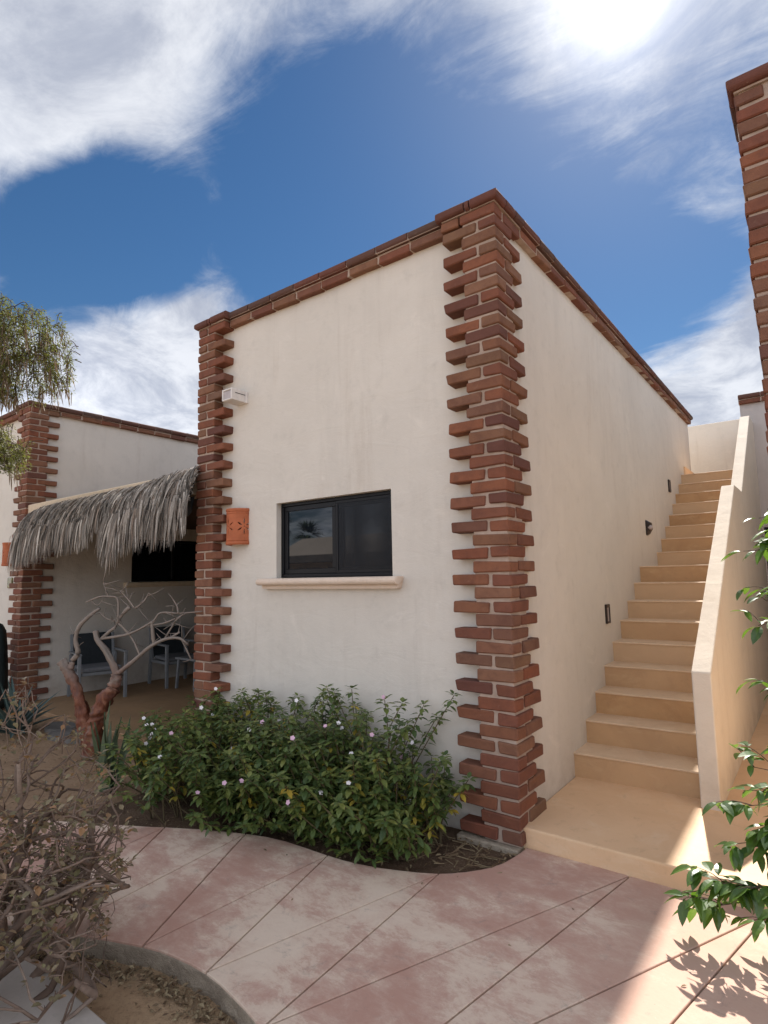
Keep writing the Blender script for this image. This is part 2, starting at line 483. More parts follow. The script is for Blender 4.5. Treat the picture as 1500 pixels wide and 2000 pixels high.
# ------------------------------------------------------------------ brickwork
P, Z0, NC = 0.084, 0.012, 48          # course pitch, bottom of first course, courses
LB, WB, HB = 0.257, 0.128, 0.068


def brick_mesh(L, w, hh, seed, mat, bev=0.007, jit=0.005, seg=1):
    q = MB()
    q.box(-L / 2, L / 2, -w / 2, w / 2, -hh / 2, hh / 2)
    me = q.mesh('brick', mat)
    rr = random.Random(seed)
    for v in me.vertices:
        v.co += Vector((rr.uniform(-1, 1), rr.uniform(-1, 1), rr.uniform(-1, 1))) * jit
    bm = bmesh.new()
    bm.from_mesh(me)
    bmesh.ops.bevel(bm, geom=list(bm.edges), offset=bev, segments=seg, affect='EDGES', profile=0.5, clamp_overlap=True)
    bm.to_mesh(me)
    bm.free()
    return me


_pool = {}


def place_brick(parent, x0, x1, y0, y1, z0, z1, mat='brick', name='brick', bev=0.007, jit=0.005, seg=1):
    """one brick filling the box, meshes shared between bricks of one size"""
    lx, ly, lz = x1 - x0, y1 - y0, z1 - z0
    key = (round(lx, 3), round(ly, 3), round(lz, 3), mat, bev, R.randrange(5))
    if key not in _pool:
        _pool[key] = brick_mesh(lx, ly, lz, len(_pool) + 11, M[mat], bev, jit, seg)
    o = link(name, _pool[key], parent)
    o.location = ((x0 + x1) / 2 + R.uniform(-.004, .004), (y0 + y1) / 2 + R.uniform(-.004, .004), (z0 + z1) / 2 + R.uniform(-.004, .004))
    o.rotation_euler = (R.uniform(-.010, .010), R.uniform(-.012, .012), R.uniform(-.011, .011))
    return o


def place_cap(parent, x0, x1, y0, y1, z0, z1, sides, r=.027):
    """coping brick, bull-nosed only along the named outer sides"""
    lx, ly, lz = x1 - x0, y1 - y0, z1 - z0
    key = ('cap', round(lx, 3), round(ly, 3), round(lz, 3), sides, R.randrange(4))
    if key not in _pool:
        q = MB()
        q.box(-lx / 2, lx / 2, -ly / 2, ly / 2, -lz / 2, lz / 2)
        me = q.mesh('cap_brick', M['cap'])
        bm = bmesh.new()
        bm.from_mesh(me)
        es = []
        for e in bm.edges:
            a, b = e.verts
            if abs(a.co.z - b.co.z) > 1e-6:
                continue
            for sd in sides.split(','):
                ax = 0 if sd[1] == 'x' else 1
                v = (lx if ax == 0 else ly) / 2 * (1 if sd[0] == '+' else -1)
                if abs(a.co[ax] - v) < 1e-6 and abs(b.co[ax] - v) < 1e-6 and e not in es:
                    es.append(e)
        bmesh.ops.bevel(bm, geom=es, offset=r, segments=4, affect='EDGES', profile=0.5, clamp_overlap=True)
        rr = random.Random(len(_pool))
        for v in bm.verts:
            n_ = noise.noise(v.co * 14 + Vector((rr.random() * 9, 0, 0)))
            v.co.z += n_ * .004
            v.co.x += rr.uniform(-1, 1) * .0012
        bm.to_mesh(me)
        bm.free()
        _pool[key] = me
    o = link('cap_brick', _pool[key], parent)
    o.location = ((x0 + x1) / 2, (y0 + y1) / 2, (z0 + z1) / 2 + R.uniform(-.003, .003))
    return o


def corner_column(parent, cx, cy, dx, parity, z0=Z0, nc=NC, name='corner_column', cap=True, lead=True):
    """toothed brick corner: u runs along the front away from the corner, v back along the side"""
    core = MB()
    us = sorted((cx + dx * 0.0125, cx + dx * 0.244))
    ztop = z0 + nc * P
    # mortar bed: a wavy-edged prism just behind the brick faces
    nz = nc * 2
    ring = [(us[0], cy + .0125), (us[1], cy + .0125), (us[1], cy + .244), (us[0], cy + .244)]
    vs, fs = [], []
    for k in range(nz + 1):
        z = z0 - 0.005 + (ztop + .004 - z0) * k / nz
        for (a, b) in ring:
            vs.append((a + hash2(z * 30, a * 9) * .003, b + hash2(z * 30, b * 9, 3) * .003, z))
    for k in range(nz):
        for i in range(4):
            j = (i + 1) % 4
            fs.append((k * 4 + i, k * 4 + j, k * 4 + 4 + j, k * 4 + 4 + i))
    fs += [(3, 2, 1, 0), tuple(nz * 4 + i for i in range(4))]
    core.add(vs, fs)
    col = core.build(name, M['mortar'], parent)

    def put(u0, u1, v0, v1, k):
        a, b = sorted((cx + dx * u0, cx + dx * u1))
        z = z0 + k * P
        place_brick(col, a, b, cy + v0, cy + v1, z + .008, z + .008 + HB)
    for k in range(nc):
        last = k == nc - 1
        if (k + parity) % 2 == 0:
            put(0, .128, 0, LB, k)
            put(.149, .406, 0, .128, k)
            if last:
                put(.0, .128, .275, .40, k)
        else:
            put(0, .255, 0, .128, k)
            put(0, .128, .149, .40, k)
            if last:
                put(.273, .406, 0, .128, k)
    if cap:
        zc = ztop + .004
        ov = .034
        sx = '-x' if dx > 0 else '+x'
        for k, (u0, u1) in enumerate(((-ov, .165), (.176, .205), (.216, .435))):
            a, b = sorted((cx + dx * u0, cx + dx * u1))
            place_cap(col, a, b, cy - ov, cy + .115, zc, zc + .070, ('-y,' + sx) if k == 0 else '-y')
        a, b = sorted((cx - dx * (ov - .030), cx + dx * .40))
        m_ = MB()
        m_.box(a, b, cy - ov + .030, cy + .11, zc - .006, zc + .052)
        a, b = sorted((cx - dx * (ov - .030), cx + dx * .10))
        m_.box(a, b, cy + .1101, cy + .41, zc - .006, zc + .052)
        m_.build('mortar_bed', M['mortar'], col)
        for (v0, v1) in ((.125, .27), (.281, .43)):
            a, b = sorted((cx - dx * ov, cx + dx * .115))
            place_cap(col, a, b, cy + v0, cy + v1, zc, zc + .070, sx)
    return col


def band(parent, axis, a0, a1, face, out, name='roof_band', ztop=None, big=0.29):
    """two brick rows along a wall top: axis 'x' or 'y' is the run, face the wall plane, out = -1/+1 outward"""
    n = max(1, round((a1 - a0) / big))
    st = (a1 - a0) / n
    q = MB()
    z1 = (Z0 + NC * P if ztop is None else ztop)
    zl, zu = z1 - .062, z1 + .006
    f = sorted((face - out * .06, face + out * .049))
    fu = sorted((face - out * .06, face + out * .076))
    if axis == 'x':
        q.box(a0, a1, f[0], f[1], zl + .004, zu + .004)
        q.box(a0, a1, fu[0], fu[1], zu + .0045, zu + .056)
    else:
        q.box(f[0], f[1], a0, a1, zl + .004, zu + .004)
        q.box(fu[0], fu[1], a0, a1, zu + .0045, zu + .056)
    bd = q.build(name, M['mortar'], parent)
    for i in range(n):
        s0, s1 = a0 + st * i + .006, a0 + st * (i + 1) - .006
        o2 = .5 * st
        l0, l1 = s0, s1
        lo = sorted((face - out * .05, face + out * .056))
        hi = sorted((face - out * .06, face + out * .088))
        if axis == 'x':
            place_brick(bd, l0, l1, lo[0], lo[1], zl, zl + .060)
            place_cap(bd, s0, s1, hi[0], hi[1], zu, zu + .068, '-y' if out < 0 else '+y')
        else:
            place_brick(bd, lo[0], lo[1], l0, l1, zl, zl + .060)
            place_cap(bd, hi[0], hi[1], s0, s1, zu, zu + .068, '-x' if out < 0 else '+x')
    return bd


def panel_with_hole(name, mat, parent, x0, x1, y0, y1, z0, z1, hx0, hx1, hz0, hz1):
    """front wall (faces -y) with a rectangular opening through it"""
    q = MB()
    e = 0.0
    q.box(x0, hx0, y0, y1, z0, z1)
    q.box(hx1, x1, y0, y1, z0, z1)
    q.box(hx0, hx1, y0, y1, z0, hz0)
    q.box(hx0, hx1, y0, y1, hz1, z1)
    me = q.mesh(name, mat)
    bm = bmesh.new()
    bm.from_mesh(me)
    bmesh.ops.remove_doubles(bm, verts=bm.verts, dist=1e-5)
    # drop the internal faces shared by neighbouring blocks
    seen = {}
    for f in bm.faces:
        k = tuple(sorted(tuple(round(c, 4) for c in f.calc_center_median())))
        seen.setdefault((tuple(round(c, 4) for c in f.calc_center_median())), []).append(f)
    kill = [f for fl in seen.values() if len(fl) > 1 for f in fl]
    bmesh.ops.delete(bm, geom=kill, context='FACES')
    bm.to_mesh(me)
    bm.free()
    return link(name, me, parent)


def sliding_window(parent, x0, x1, y, z0, z1, label=None):
    """black two-sash slider seen from -y, outer face of the frame at y"""
    f = MB()
    t = .028
    f.box(x0, x1, y, y + .07, z0, z0 + t)
    f.box(x0, x1, y, y + .07, z1 - t, z1)
    f.box(x0, x0 + t, y, y + .07, z0 + t, z1 - t)
    f.box(x1 - t, x1, y, y + .07, z0 + t, z1 - t)
    w = f.build('window', M['black'], parent, bevel=.003, seg=1)
    xm = x0 + (x1 - x0) * .485

    def sash(a, b, yy, st, mat, pane):
        q = MB()
        q.box(a, b, yy, yy + .03, z0 + t + .001, z0 + t + st)
        q.box(a, b, yy, yy + .03, z1 - t - st, z1 - t - .001)
        q.box(a, a + st, yy, yy + .03, z0 + t + st, z1 - t - st)
        q.box(b - st, b, yy, yy + .03, z0 + t + st, z1 - t - st)
        q.build('sash', M['black'], w, bevel=.003, seg=1)
        boxpart(pane, mat, w, a + st - .004, b - st + .004, yy + .011, yy + .017, z0 + t + st - .004, z1 - t - st + .004)
    sash(x0 + t + .001, xm + .03, y + .012, .042, M['glass'], 'pane')
    sash(xm - .002, x1 - t - .001, y + .043, .05, M['glass'], 'pane')
    # insect screen in the outer right track
    q = MB()
    a, b, yy = xm + .036, x1 - t - .003, y + .006
    for (c0, c1, d0, d1) in ((a, b, z0 + t + .002, z0 + t + .022), (a, b, z1 - t - .022, z1 - t - .002),
                             (a, a + .02, z0 + t + .022, z1 - t - .022), (b - .02, b, z0 + t + .022, z1 - t - .022)):
        q.box(c0, c1, yy, yy + .012, d0, d1)
    q.build('screen_frame', M['black'], w)
    # woven wires, 9 mm apart, drawn as real bars
    q = MB()
    x = a + .02
    while x < b - .02:
        q.box(x, x + .0022, yy + .004, yy + .006, z0 + t + .02, z1 - t - .02)
        x += .0075
    z = z0 + t + .024
    while z < z1 - t - .022:
        q.box(a + .018, b - .018, yy + .0062, yy + .008, z, z + .0022)
        z += .0075
    tag(q.build('insect_screen', M['screen'], w), kind='stuff')
    return w


def sill(parent, x0, x1, face, ztop, name='sill'):
    """cast sill: bullnose above a smaller fillet"""
    prof = []
    r = .029
    for k in range(9):
        a = math.pi / 2 + math.pi * k / 8
        prof.append((-.075 + r * math.cos(a), ztop - r + r * math.sin(a)))
    prof = [(.02, ztop)] + prof + [(-.052, ztop - 2 * r - .001), (-.05, ztop - .088), (.02, ztop - .09)]
    q = MB()
    n = len(prof)
    xs = [x0 + .012, x0 + .03, x1 - .03, x1 - .012]
    vs = []
    for i, x in enumerate((x0 - .006, x0, x1, x1 + .006)):
        k = 0.86 if i in (0, 3) else 1.0
        for (a, b) in prof:
            lower = b < ztop - 2 * r
            xx = x + (.02 if x < (x0 + x1) / 2 else -.02) * (1 if lower else 0)
            vs.append((xx, face + a * (k if a < 0 else 1), ztop - .045 + (b - ztop + .045) * k))
    fs = []
    for i in range(3):
        for j in range(n):
            j2 = (j + 1) % n
            fs.append((i * n + j, (i + 1) * n + j, (i + 1) * n + j2, i * n + j2))
    fs += [tuple(range(n)), tuple(range(3 * n, 4 * n))[::-1]]
    q.add(vs, fs)
    return q.build(name, M['sillc'], parent)

# ------------------------------------------------------------------ ground and paving
q = MB()
q.box(-70, 70, -70, 70, -.35, -.16)
tag(q.build('ground', M['ground']), kind='structure')


def grid(name, mat, x0, x1, y0, y1, z, amp, sc, n=0.05, kind='structure', fn=None):
    q = MB()
    nx, ny = max(2, int((x1 - x0) / n)), max(2, int((y1 - y0) / n))
    vs = []
    for j in range(ny + 1):
        for i in range(nx + 1):
            x, y = x0 + (x1 - x0) * i / nx, y0 + (y1 - y0) * j / ny
            h = noise.noise(Vector((x * sc, y * sc, z * 7))) + .5 * noise.noise(Vector((x * sc * 2.7, y * sc * 2.7, 3))) + .3 * noise.noise(Vector((x * sc * 7, y * sc * 7, 9)))
            vs.append((x, y, z + amp * h + (fn(x, y) if fn else 0)))
    fs = [(j * (nx + 1) + i, j * (nx + 1) + i + 1, (j + 1) * (nx + 1) + i + 1, (j + 1) * (nx + 1) + i) for j in range(ny) for i in range(nx)]
    q.add(vs, fs)
    return tag(q.build(name, mat, smooth=True), kind=kind)


grid('bed_soil', M['mulch'], -2.62, 0.30, -1.62, -0.02, -.030, .012, 6.0)
grid('sandy_bed', M['sand'], -9.0, -2.55, -3.2, -0.10, -.035, .014, 4.0,
     fn=lambda x, y: .02 * max(0, min(1, (x + 5.5) * -.5)))
grid('sandy_pit', M['pit'], -4.0, 0.9, -2.75, -1.70, -.10, .012, 5.0, .04)

BACK = [(-5.2, -2.95), (-4.2, -2.45), (-3.4, -2.0), (-2.747, -1.637), (-2.533, -1.531), (-2.4, -1.462), (-2.23, -1.38), (-1.927, -1.224), (-1.86, -1.185),
        (-1.648, -1.075), (-1.345, -.945), (-1.2, -.90), (-1.056, -.875), (-.90, -.868), (-.723, -.862), (-.60, -.852), (-.508, -.836), (-.39, -.805), (-.28, -.764), (-.18, -.722),
        (-.085, -.672), (-.03, -.628), (.027, -.572), (.08, -.505), (.118, -.449), (.150, -.37), (.166, -.29), (.178, -.21), (.184, -.128)]
LAND = [(.76, -.107), (1.37, -.102), (2.1, -.10), (3.2, -.10)]
FRONT = [(-4.2, -3.7), (-3.2, -3.2), (-2.3, -2.62), (-1.75, -2.33), (-1.567, -2.24), (-1.4, -2.172), (-1.26, -2.112), (-1.163, -2.072), (-.986, -1.998), (-.833, -1.941),
         (-.74, -1.915), (-.658, -1.901), (-.56, -1.889), (-.455, -1.886), (-.36, -1.892), (-.274, -1.905), (-.16, -1.924), (-.04, -1.95), (.16, -2.01), (.38, -2.10), (.60, -2.24),
         (.83, -2.42), (1.1, -2.75), (1.4, -3.3), (1.9, -4.5), (3.2, -4.6)]


def between(C, a, b):
    i, j = C.index(a), C.index(b)
    return C[i:j + 1]


TOP = BACK + LAND
tri = [('b', (-4.2, -2.45), (-3.4, -2.0), (-3.2, -3.2)), ('f', (-3.2, -3.2), (-2.3, -2.62), (-3.4, -2.0)), ('b', (-3.4, -2.0), (-2.4, -1.462), (-2.3, -2.62)),
       ('f', (-2.3, -2.62), (-1.75, -2.33), (-2.4, -1.462)), ('b', (-2.4, -1.462), (-1.86, -1.185), (-1.75, -2.33)),
       ('f', (-1.75, -2.33), (-1.26, -2.112), (-1.86, -1.185)), ('b', (-1.86, -1.185), (-1.345, -.945), (-1.26, -2.112)),
       ('f', (-1.26, -2.112), (-.833, -1.941), (-1.345, -.945)), ('b', (-1.345, -.945), (-.723, -.862), (-.833, -1.941)),
       ('f', (-.833, -1.941), (-.455, -1.886), (-.723, -.862)), ('b', (-.723, -.862), (-.085, -.672), (-.455, -1.886)),
       ('f', (-.455, -1.886), (-.04, -1.95), (-.085, -.672)), ('b', (-.085, -.672), (.76, -.107), (-.04, -1.95)),
       ('f', (-.04, -1.95), (.38, -2.10), (.76, -.107)), ('b', (.76, -.107), (1.37, -.102), (.38, -2.10)),
       ('f', (.38, -2.10), (.83, -2.42), (1.37, -.102)), ('b', (1.37, -.102), (2.1, -.10), (.83, -2.42)),
       ('f', (.83, -2.42), (1.9, -4.5), (2.1, -.10)), ('b', (2.1, -.10), (3.2, -.10), (1.9, -4.5))]
# concrete body of the path, its top 11 mm under the slab faces so that the joints show as grooves
q = MB()
edge = FRONT[1:]
fine = []
for (a, b), (c_, d_) in zip(edge, edge[1:]):
    m_ = max(1, int(math.hypot(c_ - a, d_ - b) / .03))
    fine += [(a + (c_ - a) * i / m_, b + (d_ - b) * i / m_) for i in range(m_)]
fine.append(edge[-1])
loop = [p for p in TOP[1:]] + [p for p in reversed(fine)]
n = len(loop)
vs = []
for (x, y) in loop:
    vs.append((x, y, -.011))
for zz_, o_ in ((-.022, .004), (-.04, .010), (-.06, .014), (-.08, .016), (-.10, .018), (-.125, .018), (-.17, .010)):
    for i, (x, y) in enumerate(loop):
        vs.append((x + hash2(x * 17, y * 17, zz_ * 60) * o_ * .7, y + (hash2(x * 16, y * 16, zz_ * 50) + .5 * hash2(x * 40, y * 40, zz_ * 160)) * o_ * .7 + o_ * .35, zz_))
fs = []
for k in range(7):
    for i in range(n):
        j = (i + 1) % n
        fs.append((k * n + i, k * n + j, (k + 1) * n + j, (k + 1) * n + i))
q.add(vs, fs)
path = q.build('path', M['kerb'])
bm = bmesh.new()
bm.from_mesh(path.data)
bm.verts.ensure_lookup_table()
fc = bm.faces.new([bm.verts[i] for i in range(n)])
bmesh.ops.triangulate(bm, faces=[fc])
bmesh.ops.recalc_face_normals(bm, faces=bm.faces)
for f_ in bm.faces:
    f_.smooth = abs(f_.normal.z) < .8
bm.to_mesh(path.data)
bm.free()
tag(path, kind='structure')


def slab(kind_, a, b, apex):
    c = between(TOP if kind_ == 'b' else FRONT, a, b)
    pts = [Vector((p[0], p[1])) for p in c] + [Vector(apex)]
    cen = sum(pts, Vector((0, 0))) / len(pts)
    g_ = .0034
    ap = pts[-1]
    cm = (pts[0] + pts[-2]) / 2
    new = []
    m_ = len(pts) - 1
    u0 = (pts[0] - ap).normalized()
    u1 = (pts[m_ - 1] - ap).normalized()
    half = max(.12, math.acos(max(-1, min(1, u0.dot(u1)))) / 2)
    napex = ap + (cm - ap).normalized() * min(.05, g_ / math.sin(half))
    e0 = (pts[1] - pts[0]).normalized() if m_ > 1 else (cm - pts[0]).normalized()
    e1 = (pts[m_ - 2] - pts[m_ - 1]).normalized()
    new = [pts[0] + e0 * g_ * 1.4] + pts[1:m_ - 1] + [pts[m_ - 1] + e1 * g_ * 1.4, napex]
    # sub-sample the curve for a smooth rim
    vs = [(p.x, p.y, .0) for p in new]
    k = len(vs)
    vs += [(p.x, p.y, -.0105) for p in new]
    q = MB()
    q.add(vs, [tuple(range(k))] + [tuple(reversed(range(k, 2 * k)))] + [((i + 1) % k, i, k + i, k + (i + 1) % k) for i in range(k)])
    me = q.mesh('paving_slab', M['path'])
    bm = bmesh.new()
    bm.from_mesh(me)
    bmesh.ops.recalc_face_normals(bm, faces=bm.faces)
    top = [e for e in bm.edges if all(v.co.z > -.001 for v in e.verts)]
    bmesh.ops.bevel(bm, geom=top, offset=.0022, segments=1, affect='EDGES', clamp_overlap=True)
    bm.to_mesh(me)
    bm.free()
    return link('paving_slab', me, path)


for t_ in tri:
    slab(*t_)

# square-edged slab on the near side of the pit
q = MB()
q.box(-3.2, -.25, -3.05, -2.262, -.17, -.004)
o = q.build('concrete_apron', M['pale'], bevel=.006)
tag(o, kind='structure')

# landing in front of and beside the stairs
lq = MB()
lq.box(.124, 6.0, -.118, 6.26, -.17, .108)
o = lq.build('landing', M['landing'], bevel=.012, seg=3)
tag(o, kind='structure')
o = boxpart('patio_floor', M['patio'], None, -6.94, -2.96, -.16, 5.2, -.17, .02, bevel=.008)
tag(o, kind='structure')

# ------------------------------------------------------------------ the house in the middle
XW, YW = .126, -.07
house = thing('house', 'tall cream stucco house with toothed red brick corners and a small black window', 'building', (-1.4, 3, 0))
house.location = (0, 0, 0)
panel_with_hole('front_wall', M['stucco'], house, -2.97, XW, YW, .11, -.16, 4.02, -2.02, -.79, 1.60, 2.243)
boxpart('side_wall', M['stucco'], house, -.06, XW, .1101, 7.04, -.16, 4.02, bevel=.012)
boxpart('back_wall', M['stucco'], house, -2.97, -.0601, 6.86, 7.04, 2.0, 4.02)
boxpart('party_wall', M['dark_lining'], house, -2.97, -2.79, .1101, 6.8599, -.16, 4.02)  # unseen; darkened instead of stucco, to dim the patio
boxpart('roof', M['pale'], house, -2.79, -.0601, .1101, 6.86, 3.02, 3.16)
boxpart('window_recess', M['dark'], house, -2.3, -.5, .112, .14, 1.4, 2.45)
corner_column(house, .177, -.177, -1, 0)
corner_column(house, -3.022, -.177, 1, 1)
band(house, 'x', -2.61, -.235, YW, -1)
band(house, 'y', .235, 7.03, XW, 1)
boxpart('column_footing', M['kerb'], house, -.245, .162, -.205, .06, -.17, .004, bevel=.008)
sliding_window(house, -2.018, -.792, -.018, 1.604, 2.241)
sill(house, -2.165, -.70, YW, 1.600)

# ------------------------------------------------------------------ stairs
ys = [.90, 1.204, 1.475, 1.765, 2.05, 2.345, 2.636, 2.936, 3.225, 4.105, 4.39, 4.68, 4.985, 5.26, 5.54, 5.82, 6.086]
st = thing('staircase', 'tan polished concrete outdoor staircase climbing beside the house wall', 'stairs', (0, 0, 0))
RISE = (3.025 - .108) / 17
for k, y in enumerate(ys):
    z0, z1 = .108 + RISE * k, .096 + RISE * (k + 1)
    y1 = (ys[k + 1] + .05) if k < 16 else 8.1
    q = MB()
    sk = .03
    x0, x1 = XW - .004, .969
    q.add([(x0, y, z0 - .16), (x1, y + sk, z0 - .16), (x1, y1, z0 - .16), (x0, y1, z0 - .16), (x0, y, z1), (x1, y + sk, z1), (x1, y1, z1), (x0, y1, z1)],
          [(0, 3, 2, 1), (4, 5, 6, 7), (0, 1, 5, 4), (1, 2, 6, 5), (2, 3, 7, 6), (3, 0, 4, 7)])
    if k == 16:
        q.v = [(a, b, c) for (a, b, c) in q.v]
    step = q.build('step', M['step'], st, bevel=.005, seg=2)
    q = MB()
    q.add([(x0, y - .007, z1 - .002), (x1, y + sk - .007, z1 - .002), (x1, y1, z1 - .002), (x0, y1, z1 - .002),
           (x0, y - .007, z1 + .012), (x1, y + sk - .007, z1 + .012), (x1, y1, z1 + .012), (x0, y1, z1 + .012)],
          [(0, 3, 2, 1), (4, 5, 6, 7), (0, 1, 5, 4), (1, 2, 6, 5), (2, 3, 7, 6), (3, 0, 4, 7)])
    q.build('tread', M['tread'], step, bevel=.004, seg=2)  # paler top slab, its colour carrying the skylight
boxpart('kerb', M['landing'], st, .08, .15, 6.35, 7.2, 2.9, 3.19, bevel=.008)

prof = [(.775, .10), (.79, .945), (3.11, 2.428), (3.80, 2.436), (5.74, 3.69), (6.26, 3.70), (6.26, .10)]
q = MB()
nP = len(prof)
xa, xb = .967, 1.082
q.add([(xa, a, b) for a, b in prof] + [(xb, a, b) for a, b in prof],
      [tuple(range(nP)), tuple(reversed(range(nP, 2 * nP)))] + [((i + 1) % nP, i, nP + i, nP + (i + 1) % nP) for i in range(nP)])
o = q.build('stair_parapet', M['stucco_tan'], None, bevel=.009, seg=3)
tag(o, 'sloping tan plastered parapet wall on the open side of the staircase', 'wall')

# wall behind the head of the stairs
o = boxpart('terrace_wall', M['stucco_tan'], None, -3.0, 1.05, 8.0, 8.2, 2.8, 4.17, bevel=.01)
tag(o, 'tan plastered wall closing off the head of the staircase', 'wall')

# ------------------------------------------------------------------ houses to the right
rear = thing('rear_house', 'grey shaded house wall with brick top edge and dark door behind the stair parapet', 'building')
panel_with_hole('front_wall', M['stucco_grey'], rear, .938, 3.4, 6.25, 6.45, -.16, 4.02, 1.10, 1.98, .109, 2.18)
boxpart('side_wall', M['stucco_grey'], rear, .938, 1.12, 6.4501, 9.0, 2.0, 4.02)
band(rear, 'x', .93, 3.4, 6.25, -1, big=.28)
q = MB()
q.box(1.102, 1.15, 6.262, 6.33, .109, 2.178)
q.box(1.93, 1.978, 6.262, 6.33, .109, 2.178)
q.box(1.15, 1.93, 6.262, 6.33, 2.13, 2.178)
dr = q.build('door', M['black'], rear, bevel=.004, seg=1)
boxpart('pane', M['glass'], dr, 1.15, 1.93, 6.29, 6.30, .11, 2.13)

rh = thing('right_house', 'house on the right showing only its tall brick corner against the sky', 'building')
boxpart('wall', M['stucco'], rh, 1.606, 6.0, -.07, .12, -.16, 4.02)
boxpart('side_wall', M['stucco'], rh, 2.55, 2.75, .1201, 6.249, -.16, 4.02)  # unseen wall, placed to limit sunlight bouncing onto the parapet
corner_column(rh, 1.54, -.177, 1, 1)
band(rh, 'x', 1.99, 6.0, -.07, -1, big=.29)

# ------------------------------------------------------------------ house to the left and the patio between
lh = thing('left_house', 'cream stucco house at the left with a brick corner and a dark side window', 'building')
boxpart('front_wall', M['stucco'], lh, -12.0, -6.931, -.07, .11, -.16, 4.02)
q = MB()
WX = -6.931
# side wall with its window opening (faces +x)
for (y0, y1, z0, z1) in ((.1101, 1.40, -.16, 4.02), (2.9, 7.0, -.16, 4.02), (1.40, 2.9, -.16, 1.58), (1.40, 2.9, 2.26, 4.02)):
    q.box(WX - .18, WX, y0, y1, z0, z1)
q.build('side_wall', M['stucco'], lh)
boxpart('roof', M['pale'], lh, -12.0, WX - .18, .11, 7.0, 3.0, 3.16)
boxpart('back_wall', M['stucco'], lh, -12.0, WX - .18, 6.8, 7.0, -.16, 4.02)
corner_column(lh, -6.88, -.177, -1, 0)
band(lh, 'y', .235, 7.0, WX, 1, big=.30)
band(lh, 'x', -12.0, -7.29, -.07, -1, big=.30)
wq = MB()
for (y0, y1, z0, z1) in ((1.40, 2.9, 1.58, 1.62), (1.40, 2.9, 2.22, 2.26), (1.40, 1.44, 1.62, 2.22), (2.86, 2.9, 1.62, 2.22), (2.13, 2.17, 1.62, 2.22)):
    wq.box(WX - .10, WX - .04, y0, y1, z0, z1)
wl = wq.build('window', M['black'], lh, bevel=.003, seg=1)
boxpart('pane', M['glass'], wl, WX - .075, WX - .065, 1.41, 2.89, 1.60, 2.24)
boxpart('sill', M['beam'], lh, WX - .02, WX + .06, 1.28, 3.02, 1.50, 1.578, bevel=.02, seg=3)

pt = thing('patio_shelter', 'flat roofed patio between the two houses, its tan beam fringed by grey palm thatch', 'shelter')
boxpart('roof_slab', M['dark_lining'], pt, -6.93, -2.971, .05, 5.0, 2.46, 2.60)
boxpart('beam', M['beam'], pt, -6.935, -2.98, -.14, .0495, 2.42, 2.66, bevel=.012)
boxpart('back_wall', M['dark_lining'], pt, -6.93, -2.971, 5.0, 5.2, -.1, 4.02)
# thatch: blades laid over a sloping bed in overlapping rows and hanging free at the eave
low = [(-7.1, 1.84), (-6.75, 1.72), (-6.55, 1.74), (-6.2, 1.82), (-5.6, 1.88), (-5.2, 1.92), (-4.75, 1.95), (-4.58, 1.99), (-4.45, 2.16), (-4.36, 2.10), (-4.26, 1.80), (-4.05, 1.74), (-3.9, 1.88), (-3.6, 1.90),
       (-3.2, 1.92), (-3.05, 2.02), (-2.95, 2.12)]
top = [(-7.1, 2.47), (-6.7, 2.55), (-6.2, 2.61), (-4.0, 2.63), (-3.5, 2.68), (-2.95, 2.71)]


def lerp(T, x):
    for (a, b), (c, d) in zip(T, T[1:]):
        if x <= c:
            return b + (d - b) * max(0, (x - a)) / (c - a)
    return T[-1][1]


q = MB()
xs = [-7.02 + i * .05 for i in range(80)]
xs = [x for x in xs if -6.54 < x < -3.03]
EY = -.40


def slope_pt(x, s_):
    """point on the thatch bed: s_ 0 at the ridge, 1 at the rounded eave"""
    t_, l_ = lerp(top, x), lerp(low, x)
    ze = max(l_ + .30, t_ - .34)
    y_ = -.14 + (EY + .14) * s_ ** .9
    return Vector((x + (-.14 - y_) * .8 * max(0, min(1, (x + 3.7) / .6)), y_, t_ - .02 + (ze - t_) * s_ ** 1.7))


